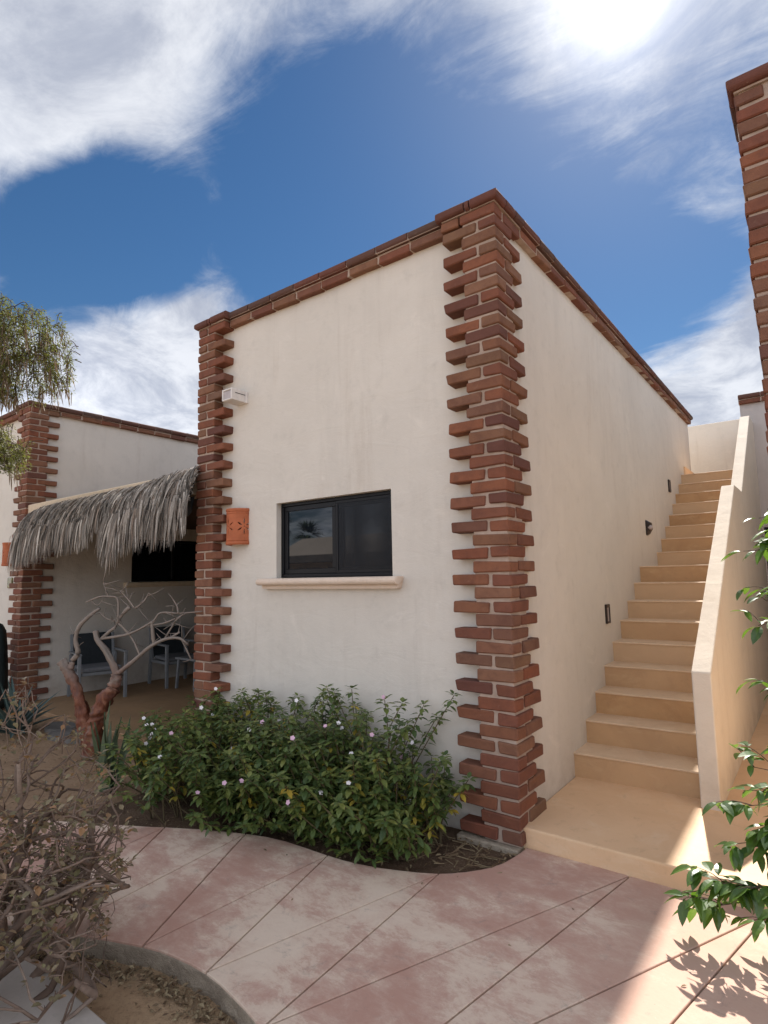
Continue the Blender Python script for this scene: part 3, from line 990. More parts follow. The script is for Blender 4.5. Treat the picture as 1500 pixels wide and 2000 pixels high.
vs, fs = [], []
for x in xs:
    for s_ in (0, .25, .5, .75, .9):
        p = slope_pt(x, s_)
        vs.append((p.x - .02, p.y + .05, p.z - .07 + hash2(x * 3, s_ * 2) * .012))
    p = slope_pt(x, .9)
    l_ = lerp(low, x)
    vs.append((p.x - .05, p.y + .09, l_ + .22))
    vs.append((x, -.16, lerp(top, x) - .3))
for i in range(len(xs) - 1):
    for j in range(6):
        fs.append((i * 7 + j, (i + 1) * 7 + j, (i + 1) * 7 + j + 1, i * 7 + j + 1))
q.add(vs, fs)
tag(q.build('thatch_bed', M['bedthatch'], pt), None)
q = MB()
rt = random.Random(5)
for i in range(11500):
    x = rt.uniform(-6.56, -3.0)
    row = rt.random() ** .75
    t_, l_ = lerp(top, x), lerp(low, x)
    p = slope_pt(x, row) + Vector((0, rt.uniform(-.03, .03), rt.uniform(-.05, .02)))
    lean = rt.gauss(-.12, .30) + hash2(x * 1.3, 2.0) * .5
    full = (p.z - l_)
    L = rt.uniform(.28, .55) if row < .55 else max(.15, full * rt.uniform(.5, 1.15))
    L = min(L, full * 1.25 + .1)
    nx = slope_pt(x, min(1, row + .12)) - slope_pt(x, max(0, row - .02))
    dv = (nx.normalized() + Vector((lean * .7, 0, rt.uniform(-.02, .12)))).normalized()
    pts = []
    ns = 5
    for k in range(ns + 1):
        pts.append(p.copy())
        fall = .22 if p.y > EY + .08 else .5
        hang = Vector((lean * .35 + hash2(i * .37, k * .2) * .15, -.03 + rt.uniform(-.06, .06), -1))
        dv = (dv * (1 - fall) + hang * fall).normalized()
        p = p + dv * (L / ns)
        b_ = slope_pt(x, max(0, min(1, (p.y + .14) / (EY + .14))))
        if p.y > EY and p.z < b_.z - .03:
            p.z = b_.z - .03 + rt.uniform(0, .03)
        p.x = min(p.x, -3.03 + max(0, -.17 - p.y) * .85)
    w0 = rt.uniform(.009, .021) if rt.random() < .88 else rt.uniform(.02, .032)
    an = rt.uniform(-1.25, 1.25)
    sd = Vector((math.cos(an), math.sin(an) * .8, rt.uniform(-.15, .15))).normalized()
    q.strip(pts, [w0 * .8, w0, w0, w0 * .8, w0 * .5, w0 * .12], sd)
tag(q.build('thatch', M['thatch'], pt), kind='stuff')

# ------------------------------------------------------------------ fittings on the walls
def cut(obj, cutter):
    md = obj.modifiers.new('cut', 'BOOLEAN')
    md.operation = 'DIFFERENCE'
    md.solver = 'EXACT'
    md.object = cutter
    bpy.context.view_layer.update()
    dg = bpy.context.evaluated_depsgraph_get()
    me = bpy.data.meshes.new_from_object(obj.evaluated_get(dg))
    obj.modifiers.clear()
    obj.data = me
    bpy.data.objects.remove(cutter)


def sconce(x, y, z0, z1, r, label):
    """half-round clay wall light with a pierced flower and ring mouldings; open at the top"""
    t = thing('wall_sconce', label, 'wall light', (x, y, z0), 'clay wall lights on the house fronts')
    h_ = z1 - z0
    q = MB()
    n = 28
    prof = [(0, r), (.012, r + .006), (.026, r + .004), (.032, r - .002), (.042, r + .003), (.05, r - .001), (h_ - .05, r - .001), (h_ - .042, r + .003),
            (h_ - .032, r - .002), (h_ - .024, r + .004), (h_ - .008, r + .006), (h_, r + .002), (h_, r - .012), (.0, r - .012)]
    vs = []
    for (z, rr_) in prof:
        for k in range(n + 1):
            a = math.pi + math.pi * k / n
            vs.append((rr_ * math.cos(a), rr_ * math.sin(a), z))
    m_ = len(prof)
    fs = []
    for i in range(m_):
        i2 = (i + 1) % m_
        for k in range(n):
            fs.append((i * (n + 1) + k, i * (n + 1) + k + 1, i2 * (n + 1) + k + 1, i2 * (n + 1) + k))
    fs.append(tuple(i * (n + 1) for i in range(m_)))
    fs.append(tuple(reversed([i * (n + 1) + n for i in range(m_)])))
    q.add(vs, fs)
    sh = q.build('clay_shade', M['terra'])
    bm = bmesh.new()
    bm.from_mesh(sh.data)
    bmesh.ops.recalc_face_normals(bm, faces=bm.faces)
    bm.to_mesh(sh.data)
    bm.free()
    c = MB()

    def petal(phi, zc, ang, L, w, off):
        """lens-shaped prism pushed radially through the shell; ang in the unrolled surface"""
        du, dz = math.cos(ang), math.sin(ang)
        pts = []
        for k in range(10):
            a = 2 * math.pi * k / 10
            u, v = math.cos(a) * L / 2, math.sin(a) * w / 2 * (1 - .35 * abs(math.cos(a)))
            pts.append((off * du + u * du - v * dz, off * dz + u * dz + v * du))
        rad = Vector((math.cos(phi), math.sin(phi), 0))
        tan = Vector((-math.sin(phi), math.cos(phi), 0))
        vs = []
        for d_ in (r * .72, r * 1.3):
            for (u, v) in pts:
                vs.append(rad * d_ + tan * u * (d_ / r) + Vector((0, 0, zc + v)))
        c.add(vs, [tuple(range(10)), tuple(reversed(range(10, 20)))] + [((k + 1) % 10, k, 10 + k, 10 + (k + 1) % 10) for k in range(10)])
    for phi in (math.radians(262), math.radians(198), math.radians(338)):
        for k in range(6):
            petal(phi, h_ * .5, math.pi / 2 + k * math.pi / 3, .052, .014, .048)
        petal(phi, h_ * .5, 0, .012, .012, 0)
    co = c.build('cutter', M['terra'])
    bm = bmesh.new()
    bm.from_mesh(co.data)
    bmesh.ops.recalc_face_normals(bm, faces=bm.faces)
    bm.to_mesh(co.data)
    bm.free()
    cut(sh, co)
    sh.parent = t
    # bulb holder inside
    b = MB()
    b.tube([(0, -.02, h_ * .3), (0, -.02, h_ * .55), (0, -.02, h_ * .68)], [.018, .022, .012], 10)
    b.box(-.03, .03, -.012, .003, h_ * .2, h_ * .5)
    b.build('bulb_holder', M['dark'], t)
    return t


sconce(-2.502, YW, 1.905, 2.232, .122, 'half round terracotta wall light pierced with flowers, left of the black window')
sconce(-7.52, YW, 1.845, 2.175, .122, 'half round terracotta wall light on the left house near the thatch')

f = thing('floodlight', 'white boxy floodlight high on the wall above the terracotta light', 'floodlight', (-2.49, YW, 3.27))
q = MB()
w_, d_, h_ = .07, .175, .054
# hollow-fronted housing
q.box(-w_, w_, -d_ + .02, 0, -h_, h_)
q.box(-w_, -w_ + .018, -d_, -d_ + .0199, -h_, h_)
q.box(w_ - .018, w_, -d_, -d_ + .0199, -h_, h_)
q.box(-w_ + .018, w_ - .018, -d_, -d_ + .0199, -h_, -h_ + .016)
q.box(-w_ + .018, w_ - .018, -d_, -d_ + .0199, h_ - .016, h_)
q.build('housing', M['white'], f, bevel=.004, seg=1)
boxpart('lens', M['frosted'], f, -w_ + .02, w_ - .02, -d_ + .009, -d_ + .0205, -h_ + .018, h_ - .018)
boxpart('side_seam', M['dark'], f, w_ - .002, w_ + .0015, -d_ + .04, -.01, .012, .018)
boxpart('wall_plate', M['white'], f, -w_ + .01, w_ + .018, -.022, .004, -h_ - .006, h_ - .008, bevel=.004)
boxpart('top_bracket', M['black'], f, -w_ + .01, w_ - .05, -d_ + .06, -.03, h_, h_ + .014)

pl = boxpart('wall_plaque', M['glaze'], None, -7.60, -7.44, -.092, -.065, 1.53, 1.68, bevel=.02, seg=3)
tag(pl, 'small mustard glazed ceramic plaque on the left house below its clay light', 'plaque')


def step_light(y, z, label):
    t = thing('step_light', label, 'step light', (XW, y, z), 'small lights along the stair wall')
    q = MB()
    a, b, o_ = .050, .085, .020
    q.box(0, o_, -a, -a + .017, -b, b)
    q.box(0, o_, a - .017, a, -b, b)
    q.box(0, o_, -a + .017, a - .017, -b, -b + .02)
    q.box(0, o_, -a + .017, a - .017, b - .03, b)
    q.build('frame', M['bronze'], t, bevel=.004, seg=1)
    boxpart('diffuser', M['frosted'], t, .0, .012, -a + .012, a - .012, -b + .015, b - .02)
    return t


step_light(1.92, 1.225, 'dark framed step light on the stair wall, lowest of the three lights')
step_light(5.11, 2.745, 'dark framed step light on the stair wall, nearest the top of the stairs')
t = thing('step_light', 'hooded dark step light on the stair wall, between the two framed lights', 'step light', (XW, 3.67, 2.10), 'small lights along the stair wall')
q = MB()
pts = [(0.0, .085), (.055, .05), (.062, -.02), (.03, -.075), (0.0, -.095)]
vs, fs = [], []
for k, y_ in enumerate((-.055, -.04, 0, .04, .055)):
    kk = (.6, .93, 1, .93, .6)[k]
    vs += [(a * kk, y_, b * (.8 + .2 * kk)) for a, b in pts]
for k in range(4):
    for i in range(4):
        fs.append((k * 5 + i, k * 5 + i + 1, (k + 1) * 5 + i + 1, (k + 1) * 5 + i))
fs += [(4, 3, 2, 1, 0), tuple(20 + i for i in range(5))]
q.add(vs, fs)
q.build('hood', M['bronze'], t, smooth=False)
q = MB()
q.tube([(.03, -.028, -.01), (.056, -.03, .0), (.068, -.03, .004)], [.03, .028, .012], 12)
q.build('lens', M['frosted'], t, smooth=True)


# ------------------------------------------------------------------ patio furniture
def legbox(q, x, y, z0, z1, a=.02, dx=0.0, dy=0.0):
    q.add([(x - a + dx, y - a + dy, z0), (x + a + dx, y - a + dy, z0), (x + a + dx, y + a + dy, z0), (x - a + dx, y + a + dy, z0),
           (x - a, y - a, z1), (x + a, y - a, z1), (x + a, y + a, z1), (x - a, y + a, z1)],
          [(0, 3, 2, 1), (4, 5, 6, 7), (0, 1, 5, 4), (1, 2, 6, 5), (2, 3, 7, 6), (3, 0, 4, 7)])


def chair(x, y, rot, label):
    """aluminium armchair, faces +x in its own frame"""
    t = thing('armchair', label, 'chair', (x, y, .02), 'grey patio armchairs')
    t.rotation_euler = (0, 0, rot)
    for (sx, sy) in ((-1, -1), (-1, 1), (1, -1), (1, 1)):
        q = MB()
        top_ = .60 if sx > 0 else .58
        legbox(q, .27 * sx, .29 * sy, 0, top_, .021, (.05 * sx if sx < 0 else .015), 0)
        q.build('leg', M['alum'], t, bevel=.004, seg=1)
    for sy in (-1, 1):
        boxpart('armrest', M['alum'], t, -.30, .295, .29 * sy - .025, .29 * sy + .025, .601, .625, bevel=.006)
    q = MB()
    q.box(-.27, .27, -.289, -.25, .33, .37)
    q.box(-.27, .27, .25, .289, .33, .37)
    q.box(.23, .27, -.25, .25, .33, .37)
    q.box(-.27, -.23, -.25, .25, .33, .37)
    q.build('seat_frame', M['alum'], t, bevel=.004, seg=1)
    q = MB()
    q.box(-.25, .25, -.248, .248, .372, .43)
    q.build('seat_cushion', M['cushion'], t, bevel=.02, seg=3)
    q = MB()
    for sy in (-1, 1):
        q = MB()
        s0 = .27 * sy
        q.add([(-.30, s0 - .018, .38), (-.25, s0 - .018, .38), (-.25, s0 + .018, .38), (-.30, s0 + .018, .38),
               (-.40, s0 - .018, .84), (-.36, s0 - .018, .84), (-.36, s0 + .018, .84), (-.40, s0 + .018, .84)],
              [(0, 3, 2, 1), (4, 5, 6, 7), (0, 1, 5, 4), (1, 2, 6, 5), (2, 3, 7, 6), (3, 0, 4, 7)])
        q.build('back_post', M['alum'], t, bevel=.003, seg=1)
    q = MB()
    q.add([(-.295, -.25, .40), (-.275, -.25, .40), (-.275, .25, .40), (-.295, .25, .40),
           (-.392, -.25, .845), (-.372, -.25, .845), (-.372, .25, .845), (-.392, .25, .845)],
          [(0, 3, 2, 1), (4, 5, 6, 7), (0, 1, 5, 4), (1, 2, 6, 5), (2, 3, 7, 6), (3, 0, 4, 7)])
    q.build('backrest', M['sling'], t, bevel=.004, seg=1)
    return t


chair(-6.42, .66, math.radians(-14), 'grey armchair with charcoal back beside the left brick corner')
chair(-6.36, 1.86, math.radians(-8), 'grey armchair behind the bare tree branches under the dark window')
t = thing('side_table', 'small grey side table next to the brick column of the middle house', 'table', (-5.78, 1.84, .02))
boxpart('table_top', M['alum'], t, -.24, .24, -.24, .24, .42, .45, bevel=.006)
for (sx, sy) in ((-1, -1), (-1, 1), (1, -1), (1, 1)):
    q = MB()
    legbox(q, .20 * sx, .20 * sy, 0, .42, .018, .02 * sx, .02 * sy)
    q.build('leg', M['alum'], t, bevel=.003, seg=1)

q = MB()
prof = [(0, .17), (.10, .18), (.5, .17), (.80, .15), (.98, .13), (1.06, .09), (1.10, .03)]
n = 14
vs = []
for z, r_ in prof:
    for k in range(n):
        a = 2 * math.pi * k / n
        vs.append((r_ * math.cos(a) * (1 + .08 * math.sin(5 * a)), r_ * math.sin(a) * (1 + .08 * math.sin(5 * a)), z))
fs = [(i * n + k, i * n + (k + 1) % n, (i + 1) * n + (k + 1) % n, (i + 1) * n + k) for i in range(len(prof) - 1) for k in range(n)]
fs += [tuple(reversed(range(n))), tuple((len(prof) - 1) * n + k for k in range(n))]
q.add(vs, fs)
o = q.build('covered_barbecue', M['cover'], None, smooth=True)
o.location = (-7.02, -.42, .0)
tag(o, 'dark round topped covered object against the left brick corner at the frame edge', 'cover')

for (x, y, a, b, rz) in ((-4.75, -.42, .34, .20, .3), (-5.25, -.34, .26, .17, -.2)):
    q = MB()
    k = 11
    rr = random.Random(int(x * 100))
    ring = [(a * (1 + rr.uniform(-.15, .15)) * math.cos(6.283 * i / k), b * (1 + rr.uniform(-.15, .15)) * math.sin(6.283 * i / k)) for i in range(k)]
    q.add([(u, v, -.05) for u, v in ring] + [(u * .96, v * .96, .03) for u, v in ring],
          [tuple(range(k, 2 * k)), tuple(reversed(range(k)))] + [(i, (i + 1) % k, k + (i + 1) % k, k + i) for i in range(k)])
    o = q.build('flat_stone', M['slate'], None, bevel=.008, seg=1)
    o.location = (x, y, -.02)
    o.rotation_euler = (0, 0, rz)
    tag(o, 'flat grey stone on the sand nearest the red trunk' if x > -5 else 'flat grey stone on the sand nearest the agave', 'stone', 'stepping stones before the patio')

# ------------------------------------------------------------------ plants
def smooth_path(pts, k=3):
    """Catmull-Rom through the points"""
    P_ = [Vector(p) for p in pts]
    out = []
    for i in range(len(P_) - 1):
        a, b, c, d = P_[max(i - 1, 0)], P_[i], P_[i + 1], P_[min(i + 2, len(P_) - 1)]
        for j in range(k):
            t = j / k
            out.append(.5 * ((2 * b) + (c - a) * t + (2 * a - 5 * b + 4 * c - d) * t * t + (3 * b - a - 3 * c + d) * t ** 3))
    out.append(P_[-1])
    return out


BR = {'trunk': [(-3.847, -0.699, -0.008), (-3.822, -0.686, 0.213), (-3.788, -0.67, 0.352), (-3.722, -0.637, 0.515), (-3.643, -0.599, 0.609), (-3.619, -0.587, 0.735)], 'limb': [(-3.867, -0.708, 0.119), (-3.919, -0.734, 0.348), (-3.953, -0.751, 0.487), (-4.019, -0.782, 0.649), (-4.083, -0.814, 0.767), (-4.147, -0.845, 0.861)], 'limb2': [(-4.059, -0.802, 0.786), (-4.047, -0.796, 0.862), (-3.995, -0.771, 0.934), (-4.01, -0.778, 1.053), (-3.975, -0.761, 1.173), (-3.895, -0.722, 1.268), (-3.799, -0.675, 1.349)], 'up': [(-3.619, -0.587, 0.735), (-3.65, -0.602, 0.819), (-3.738, -0.645, 0.983), (-3.799, -0.675, 1.063), (-3.821, -0.686, 1.139)], 'A': [(-3.789, -0.67, 1.053), (-3.704, -0.629, 1.134), (-3.648, -0.601, 1.205), (-3.64, -0.597, 1.424), (-3.705, -0.629, 1.459), (-3.803, -0.677, 1.455), (-3.915, -0.732, 1.408)], 'A2': [(-3.719, -0.636, 1.459), (-3.768, -0.66, 1.59)], 'A3': [(-3.885, -0.717, 1.423), (-3.825, -0.688, 1.378), (-3.768, -0.66, 1.436)], 'B': [(-3.789, -0.67, 1.063), (-3.548, -0.553, 1.101), (-3.43, -0.495, 1.148), (-3.305, -0.433, 1.227), (-3.24, -0.402, 1.302), (-3.058, -0.313, 1.296), (-2.852, -0.212, 1.313)], 'B2': [(-3.068, -0.317, 1.296), (-3.083, -0.325, 1.357), (-3.117, -0.342, 1.427)], 'B3': [(-3.305, -0.433, 1.227), (-3.301, -0.432, 1.101), (-3.294, -0.428, 0.998)], 'B4': [(-3.299, -0.431, 1.19), (-3.196, -0.38, 1.208), (-3.104, -0.335, 1.249), (-3.003, -0.286, 1.291)], 'B5': [(-3.193, -0.379, 1.054), (-3.125, -0.346, 1.17), (-3.08, -0.324, 1.231), (-3.003, -0.286, 1.291)], 'R': [(-3.61, -0.582, 0.749), (-3.54, -0.548, 0.811), (-3.461, -0.51, 0.877), (-3.332, -0.447, 0.984), (-3.17, -0.367, 1.064), (-3.031, -0.3, 1.069), (-2.961, -0.265, 1.009)], 'R2': [(-3.031, -0.299, 1.055), (-2.997, -0.283, 0.986), (-2.959, -0.264, 0.881)], 'R3': [(-3.147, -0.356, 1.068), (-3.055, -0.311, 1.124)], 'S': [(-3.629, -0.592, 1.21), (-3.578, -0.567, 1.3), (-3.508, -0.533, 1.356)], 'S2': [(-3.474, -0.516, 1.351), (-3.534, -0.546, 1.433), (-3.599, -0.577, 1.515)], 'S3': [(-3.464, -0.511, 1.346), (-3.38, -0.47, 1.407), (-3.325, -0.443, 1.487)], 'T': [(-3.614, -0.585, 1.205), (-3.56, -0.558, 1.157), (-3.485, -0.521, 1.045), (-3.424, -0.492, 0.909)], 'T2': [(-3.798, -0.674, 1.311), (-3.722, -0.638, 1.253), (-3.654, -0.604, 1.234)]}
RAD = {'trunk': (.080, .046), 'limb': (.055, .040), 'limb2': (.029, .015), 'up': (.032, .022), 'A': (.015, .006), 'A2': (.007, .003), 'A3': (.006, .003), 'B': (.013, .006),
       'B2': (.009, .005), 'B3': (.017, .015), 'B4': (.009, .006), 'B5': (.009, .006), 'R': (.026, .010), 'R2': (.009, .006), 'R3': (.014, .006), 'S': (.012, .019), 'S2': (.010, .004),
       'S3': (.010, .004), 'T': (.012, .010), 'T2': (.006, .004)}
tree = thing('bare_tree', 'leafless desert tree with peeling red trunk and twisted pale branches before the patio', 'tree', (0, 0, 0))
rb = random.Random(3)
for k, pts in BR.items():
    j = [0] * len(pts)
    if k not in ('trunk', 'limb'):
        ph = rb.uniform(0, 6)
        pts = [(a, b + .018 * math.sin(ph + i * .8) * min(1, i / 2), c) for i, (a, b, c) in enumerate(pts)]
    sp = smooth_path(pts, 10 if k in ('trunk', 'limb') else 5)
    r0, r1 = RAD[k]
    big_ = r0 > .03
    q = MB()
    q.tube(sp, [(r0 + (r1 - r0) * i / (len(sp) - 1)) * (1 + .16 * noise.noise(Vector((i * .55, r0 * 90, 1))) + .10 * noise.noise(Vector((i * 1.7, r0 * 50, 4)))) for i in range(len(sp))], 16 if big_ else 7, wob=.5 if big_ else .25)
    if not big_:
        # short spur twigs
        for s_ in range(rb.randrange(2, 6)):
            p = sp[rb.randrange(1, len(sp))]
            d = Vector((rb.uniform(-1, 1), rb.uniform(-.6, .6), rb.uniform(-.4, 1))).normalized()
            L = rb.uniform(.05, .20)
            e = p + d * L
            q.tube([p, p + d * L * .5 + Vector((0, 0, rb.uniform(-.01, .01))), e], [.0045, .0035, .002], 5)
    nm = 'trunk' if k == 'trunk' else ('limb' if big_ else 'branch')
    q.build(nm, M['redbark'], tree, smooth=True)

# flowering shrub along the front wall
HT = [(-3.2, .18), (-2.95, .42), (-2.6, .62), (-2.2, .70), (-1.8, .76), (-1.4, .74), (-1.0, .80), (-.8, .82), (-.62, .70), (-.4, .56), (-.2, .46), (-.05, .36), (.1, .3)]
BK = [(-3.2, -1.55), (-2.2, -1.38), (-1.65, -1.08), (-1.35, -.95), (-1.05, -.875), (-.72, -.862), (-.5, -.836), (-.28, -.764), (-.1, -.69), (.03, -.58), (.12, -.45)]
shrub = thing('flowering_shrub', 'low dark green periwinkle shrub with pink and white flowers along the house front', 'shrub', (0, 0, 0))
rv = random.Random(21)
stems, leaves, yl = MB(), MB(), MB()
tips = []
for i in range(470):
    x = rv.uniform(-2.9, -.28)
    yb = lerp(BK, x)
    f_ = rv.random()
    y = -.16 + (yb + .14 + .16) * f_
    if x < -2.95 + (-.7 - y) * 1.75:
        continue
    if x > -.3 and y < -.5:
        y = rv.uniform(-.5, -.2)
    hm = lerp(HT, x) * (1.0 - .42 * f_ ** 1.6) * (1 - .15 * hash2(x * 2.2, y * 2.2))
    hgt = hm * (rv.uniform(.45, .95) if rv.random() < .75 else rv.uniform(.9, 1.06))
    base = Vector((x, y, -.03))
    lean = Vector((rv.gauss(0, .24), rv.gauss(-.06, .2) - .16 * f_, 0))
    tip = base + lean * (.55 + hgt * .6) + Vector((0, 0, hgt))
    tip.y = min(tip.y, -.11)
    tip.x = min(tip.x, -.07 if hgt > .4 else -.2)
    mid = base.lerp(tip, .5) + Vector((rv.gauss(0, .03), rv.gauss(0, .03), 0))
    sp = smooth_path([base, mid, tip], 3)
    stems.tube(sp, [.006 - .0035 * k / (len(sp) - 1) for k in range(len(sp))], 5, cap=False)
    nw = int(4 + hgt * 9)
    yel = rv.random() < .2 and f_ < .9
    for w in range(nw):
        t_ = 1 - .68 * (w / nw) ** 1.3 * rv.uniform(.8, 1.1)
        pp = base.lerp(mid, t_ * 2) if t_ < .5 else mid.lerp(tip, t_ * 2 - 1)
        nl = rv.randrange(6, 9) if w < 2 else rv.randrange(2, 6)
        a0 = rv.uniform(0, 6.28)
        for k in range(nl):
            a = a0 + 6.283 * k / nl + rv.uniform(-.3, .3)
            el = (.45 if w == 0 else .1) + rv.uniform(-.55, .3) - .3 * (w / nw)
            d = Vector((math.cos(a) * math.cos(el), math.sin(a) * math.cos(el), math.sin(el)))
            L = rv.uniform(.042, .072) * (1.0 if w else .85)
            dest = yl if (yel and w > 2 and rv.random() < .7) else leaves
            p0 = pp + d * .008
            if p0.y + d.y * L > -.078:
                continue
            dest.leaf(p0, d, Vector((0, 0, 1)), L, L * .53, .2, .24, 2)
    tips.append((tip, f_))
# skirt of low leaves hanging toward the path
for i in range(560):
    x = rv.uniform(-2.2, -.32)
    yb = lerp(BK, x)
    y = yb + rv.uniform(-.02, .20)
    if x < -1.7 and y < -.95:
        continue
    if x > -.35 and y < -.55:
        continue
    z = rv.uniform(.02, .30) + (.0 if x > -2 else .05)
    a0 = rv.uniform(0, 6.28)
    for k in range(rv.randrange(3, 6)):
        a = a0 + 1.25 * k
        el = rv.uniform(-.6, .5)
        d = Vector((math.cos(a) * math.cos(el), math.sin(a) * math.cos(el), math.sin(el)))
        L = rv.uniform(.042, .072)
        leaves.leaf((x, y, z), d, Vector((0, 0, 1)), L, L * .43, .2, .2, 2)
tag(stems.build('stems', M['stem'], shrub), kind='stuff')
tag(leaves.build('leaves', M['vinca'], shrub), kind='stuff')
tag(yl.build('yellow_leaves', M['vinca_y'], shrub), kind='stuff')
# five-petalled flowers, each its own part, sharing two meshes


def flower_mesh(mat):
    q = MB()
    for k in range(5):
        a = 6.283 * k / 5
        d = Vector((math.cos(a), math.sin(a), .18))
        q.leaf((0, 0, 0), d, Vector((0, 0, 1)), .0165, .0155, .08, .1, 2)
    q.tube([(0, 0, -.014), (0, 0, .001)], [.0012, .002], 5)
    return q.mesh('flower', M[mat])


fm = [flower_mesh('petal'), flower_mesh('petal'), flower_mesh('petal_w')]
cam_p = Vector((1.69752, -3.47312, 1.6052))
rv.shuffle(tips)
nf = 0
for tip, f_ in tips:
    if nf >= 44:
        break
    if tip.x < -2.9 or tip.z < .12 or (f_ < .25 and rv.random() < .5):
        continue
    o = link('flower', fm[rv.randrange(3)] if tip.x > -1.9 else fm[2], shrub)
    o.location = tip + Vector((0, -.012, .018))
    to = (cam_p - tip).normalized() + Vector((rv.uniform(-.7, .7), rv.uniform(-.5, .5), rv.uniform(.0, .9)))
    o.rotation_euler = to.to_track_quat('Z', 'Y').to_euler()
    nf += 1

# snake plant beside the trunk
t = thing('snake_plant', 'clump of upright snake plant blades between the red trunk and the flowering shrub', 'plant', (-2.90, -1.02, -.04))
rs = random.Random(4)
for k in range(11):
    L = rs.uniform(.45, .74)
    a = rs.uniform(0, 6.28)
    r_ = rs.uniform(.01, .09)
    q = MB()
    b = Vector((math.cos(a) * r_, math.sin(a) * r_ * .7, 0))
    ln = Vector((math.cos(a) * rs.uniform(.04, .22), math.sin(a) * rs.uniform(.02, .15), 1))
    sd = Vector((rs.uniform(.5, 1), rs.uniform(-.6, .6), 0)).normalized()
    nr = sd.cross(Vector((0, 0, 1)))
    vs, fs = [], []
    for i in range(8):
        tt = i / 7
        w = rs.uniform(.95, 1.05) * .028 * (0.55 + 1.2 * tt * (1 - tt) * 1.6) * (1 - tt ** 5)
        p = b + ln * (L * tt) + nr * (.03 * math.sin(tt * 3 + k))
        vs += [p - sd * w + nr * w * .35, p - nr * .004, p + sd * w + nr * w * .35, p + nr * .005]
    for i in range(7):
        for j in range(4):
            fs.append((i * 4 + j, i * 4 + (j + 1) % 4, (i + 1) * 4 + (j + 1) % 4, (i + 1) * 4 + j))
    q.add(vs, fs)
    q.build('blade', M['snake'], t)

# agave at the left
t = thing('agave', 'dark blue green agave rosette with pointed blades below the left brick corner', 'plant', (-5.45, -.72, -.03))
for k in range(34):
    a = k * 2.399 + rs.uniform(-.2, .2)
    el = .25 + 1.1 * (k / 34) + rs.uniform(-.15, .15)
    L = rs.uniform(.46, .68)
    d = Vector((math.cos(a) * math.cos(el), math.sin(a) * math.cos(el), math.sin(el)))
    sd = d.cross(Vector((0, 0, 1))).normalized()
    nr = sd.cross(d)
    q = MB()
    vs, fs = [], []
    for i in range(7):
        tt = i / 6
        w = .036 * (1 - tt ** 2.2) * (.7 + .7 * tt * (1 - tt) * 2) + .0015
        p = d * (L * tt) + Vector((0, 0, -.10 * tt * tt * math.cos(el))) + d * .02
        vs += [p - sd * w + nr * w * .45, p - nr * .006 * (1 - tt), p + sd * w + nr * w * .45, p + nr * .008 * (1 - tt)]
    for i in range(6):
        for j in range(4):
            fs.append((i * 4 + j, i * 4 + (j + 1) % 4, (i + 1) * 4 + (j + 1) % 4, (i + 1) * 4 + j))
    q.add(vs, fs)
    q.build('blade', M['agave'], t)

# dry bush in the left foreground
bush = thing('dry_bush', 'tangled woody bush with small dry leaves in the near left corner', 'shrub', (-1.17, -2.48, -.12))
rd = random.Random(11)
wood, dl = MB(), MB()


def cluster(p, n, r_):
    for _ in range(n):
        a, el = rd.uniform(0, 6.28), rd.uniform(-.6, 1.0)
        d = Vector((math.cos(a) * math.cos(el), math.sin(a) * math.cos(el), math.sin(el)))
        L = rd.uniform(.018, .038)
        dl.leaf(p + d * rd.uniform(.0, r_), d, Vector((rd.uniform(-.4, .4), rd.uniform(-.4, .4), 1)), L, L * .68, .3, .25, 2)


def inside(p):
    return ((p.x + .06) / .72) ** 2 + (p.y / .58) ** 2 + ((p.z - .44) / .88) ** 2 < 1 and p.z > .0


def grow(p, d, r_, L, depth):
    n = 5
    pts, rads = [p.copy()], [r_]
    for i in range(n):
        d = (d + Vector((rd.gauss(0, .24), rd.gauss(0, .24), rd.gauss(.02, .2)))).normalized()
        e = p + d * (L / n)
        if not inside(e):
            c_ = (Vector((-.06, 0, .44)) - p).normalized()
            d = (d * .4 + c_ * .8).normalized()
            e = p + d * (L / n)
        p = e
        pts.append(p.copy())
        rads.append(max(.0016, r_ * (1 - .36 * (i + 1) / n)))
    wood.tube(pts, rads, 7 if r_ > .006 else 5, wob=.35)
    # stubby spurs
    for s in range(1, n + 1):
        if rd.random() < .45:
            sd_ = Vector((rd.gauss(0, 1), rd.gauss(0, 1), rd.gauss(.2, .8))).normalized()
            wood.tube([pts[s], pts[s] + sd_ * rd.uniform(.015, .045)], [rads[s] * .6, .0012], 5)
            if rd.random() < .3:
                cluster(pts[s] + sd_ * .03, rd.randrange(1, 4), .012)
    if depth == 0 or r_ < .0026:
        if rd.random() < .75:
            cluster(p, rd.randrange(4, 9), .035)
        return
    for k in range(rd.choice((2, 2, 3, 3))):
        s = rd.randrange(2, n + 1)
        nd = (d + Vector((rd.gauss(0, .7), rd.gauss(0, .7), rd.gauss(.05, .5)))).normalized()
        grow(pts[s], nd, rads[s] * rd.uniform(.66, .9), L * rd.uniform(.6, .88), depth - 1)


for k in range(13):
    a = k * 6.283 / 13 + rd.uniform(-.3, .3)
    el = rd.uniform(.4, 1.4)
    b = Vector((.10 * math.cos(a), .10 * math.sin(a), .01))
    grow(b, Vector((math.cos(a) * math.cos(el), math.sin(a) * math.cos(el), math.sin(el))), rd.uniform(.016, .026), rd.uniform(.40, .62), 4)
tag(wood.build('branches', M['drybark'], bush, smooth=True), kind='stuff')
tag(dl.build('leaves', M['dryleaf'], bush), kind='stuff')

# glossy shrub reaching in from the right, rooted beside the brick corner
gs = thing('glossy_shrub', 'tall glossy leaved shrub reaching in from the right edge over path and landing', 'shrub', (0, 0, 0))
rg = random.Random(8)
gw, gl = MB(), MB()
root = Vector((1.78, -.50, 0))


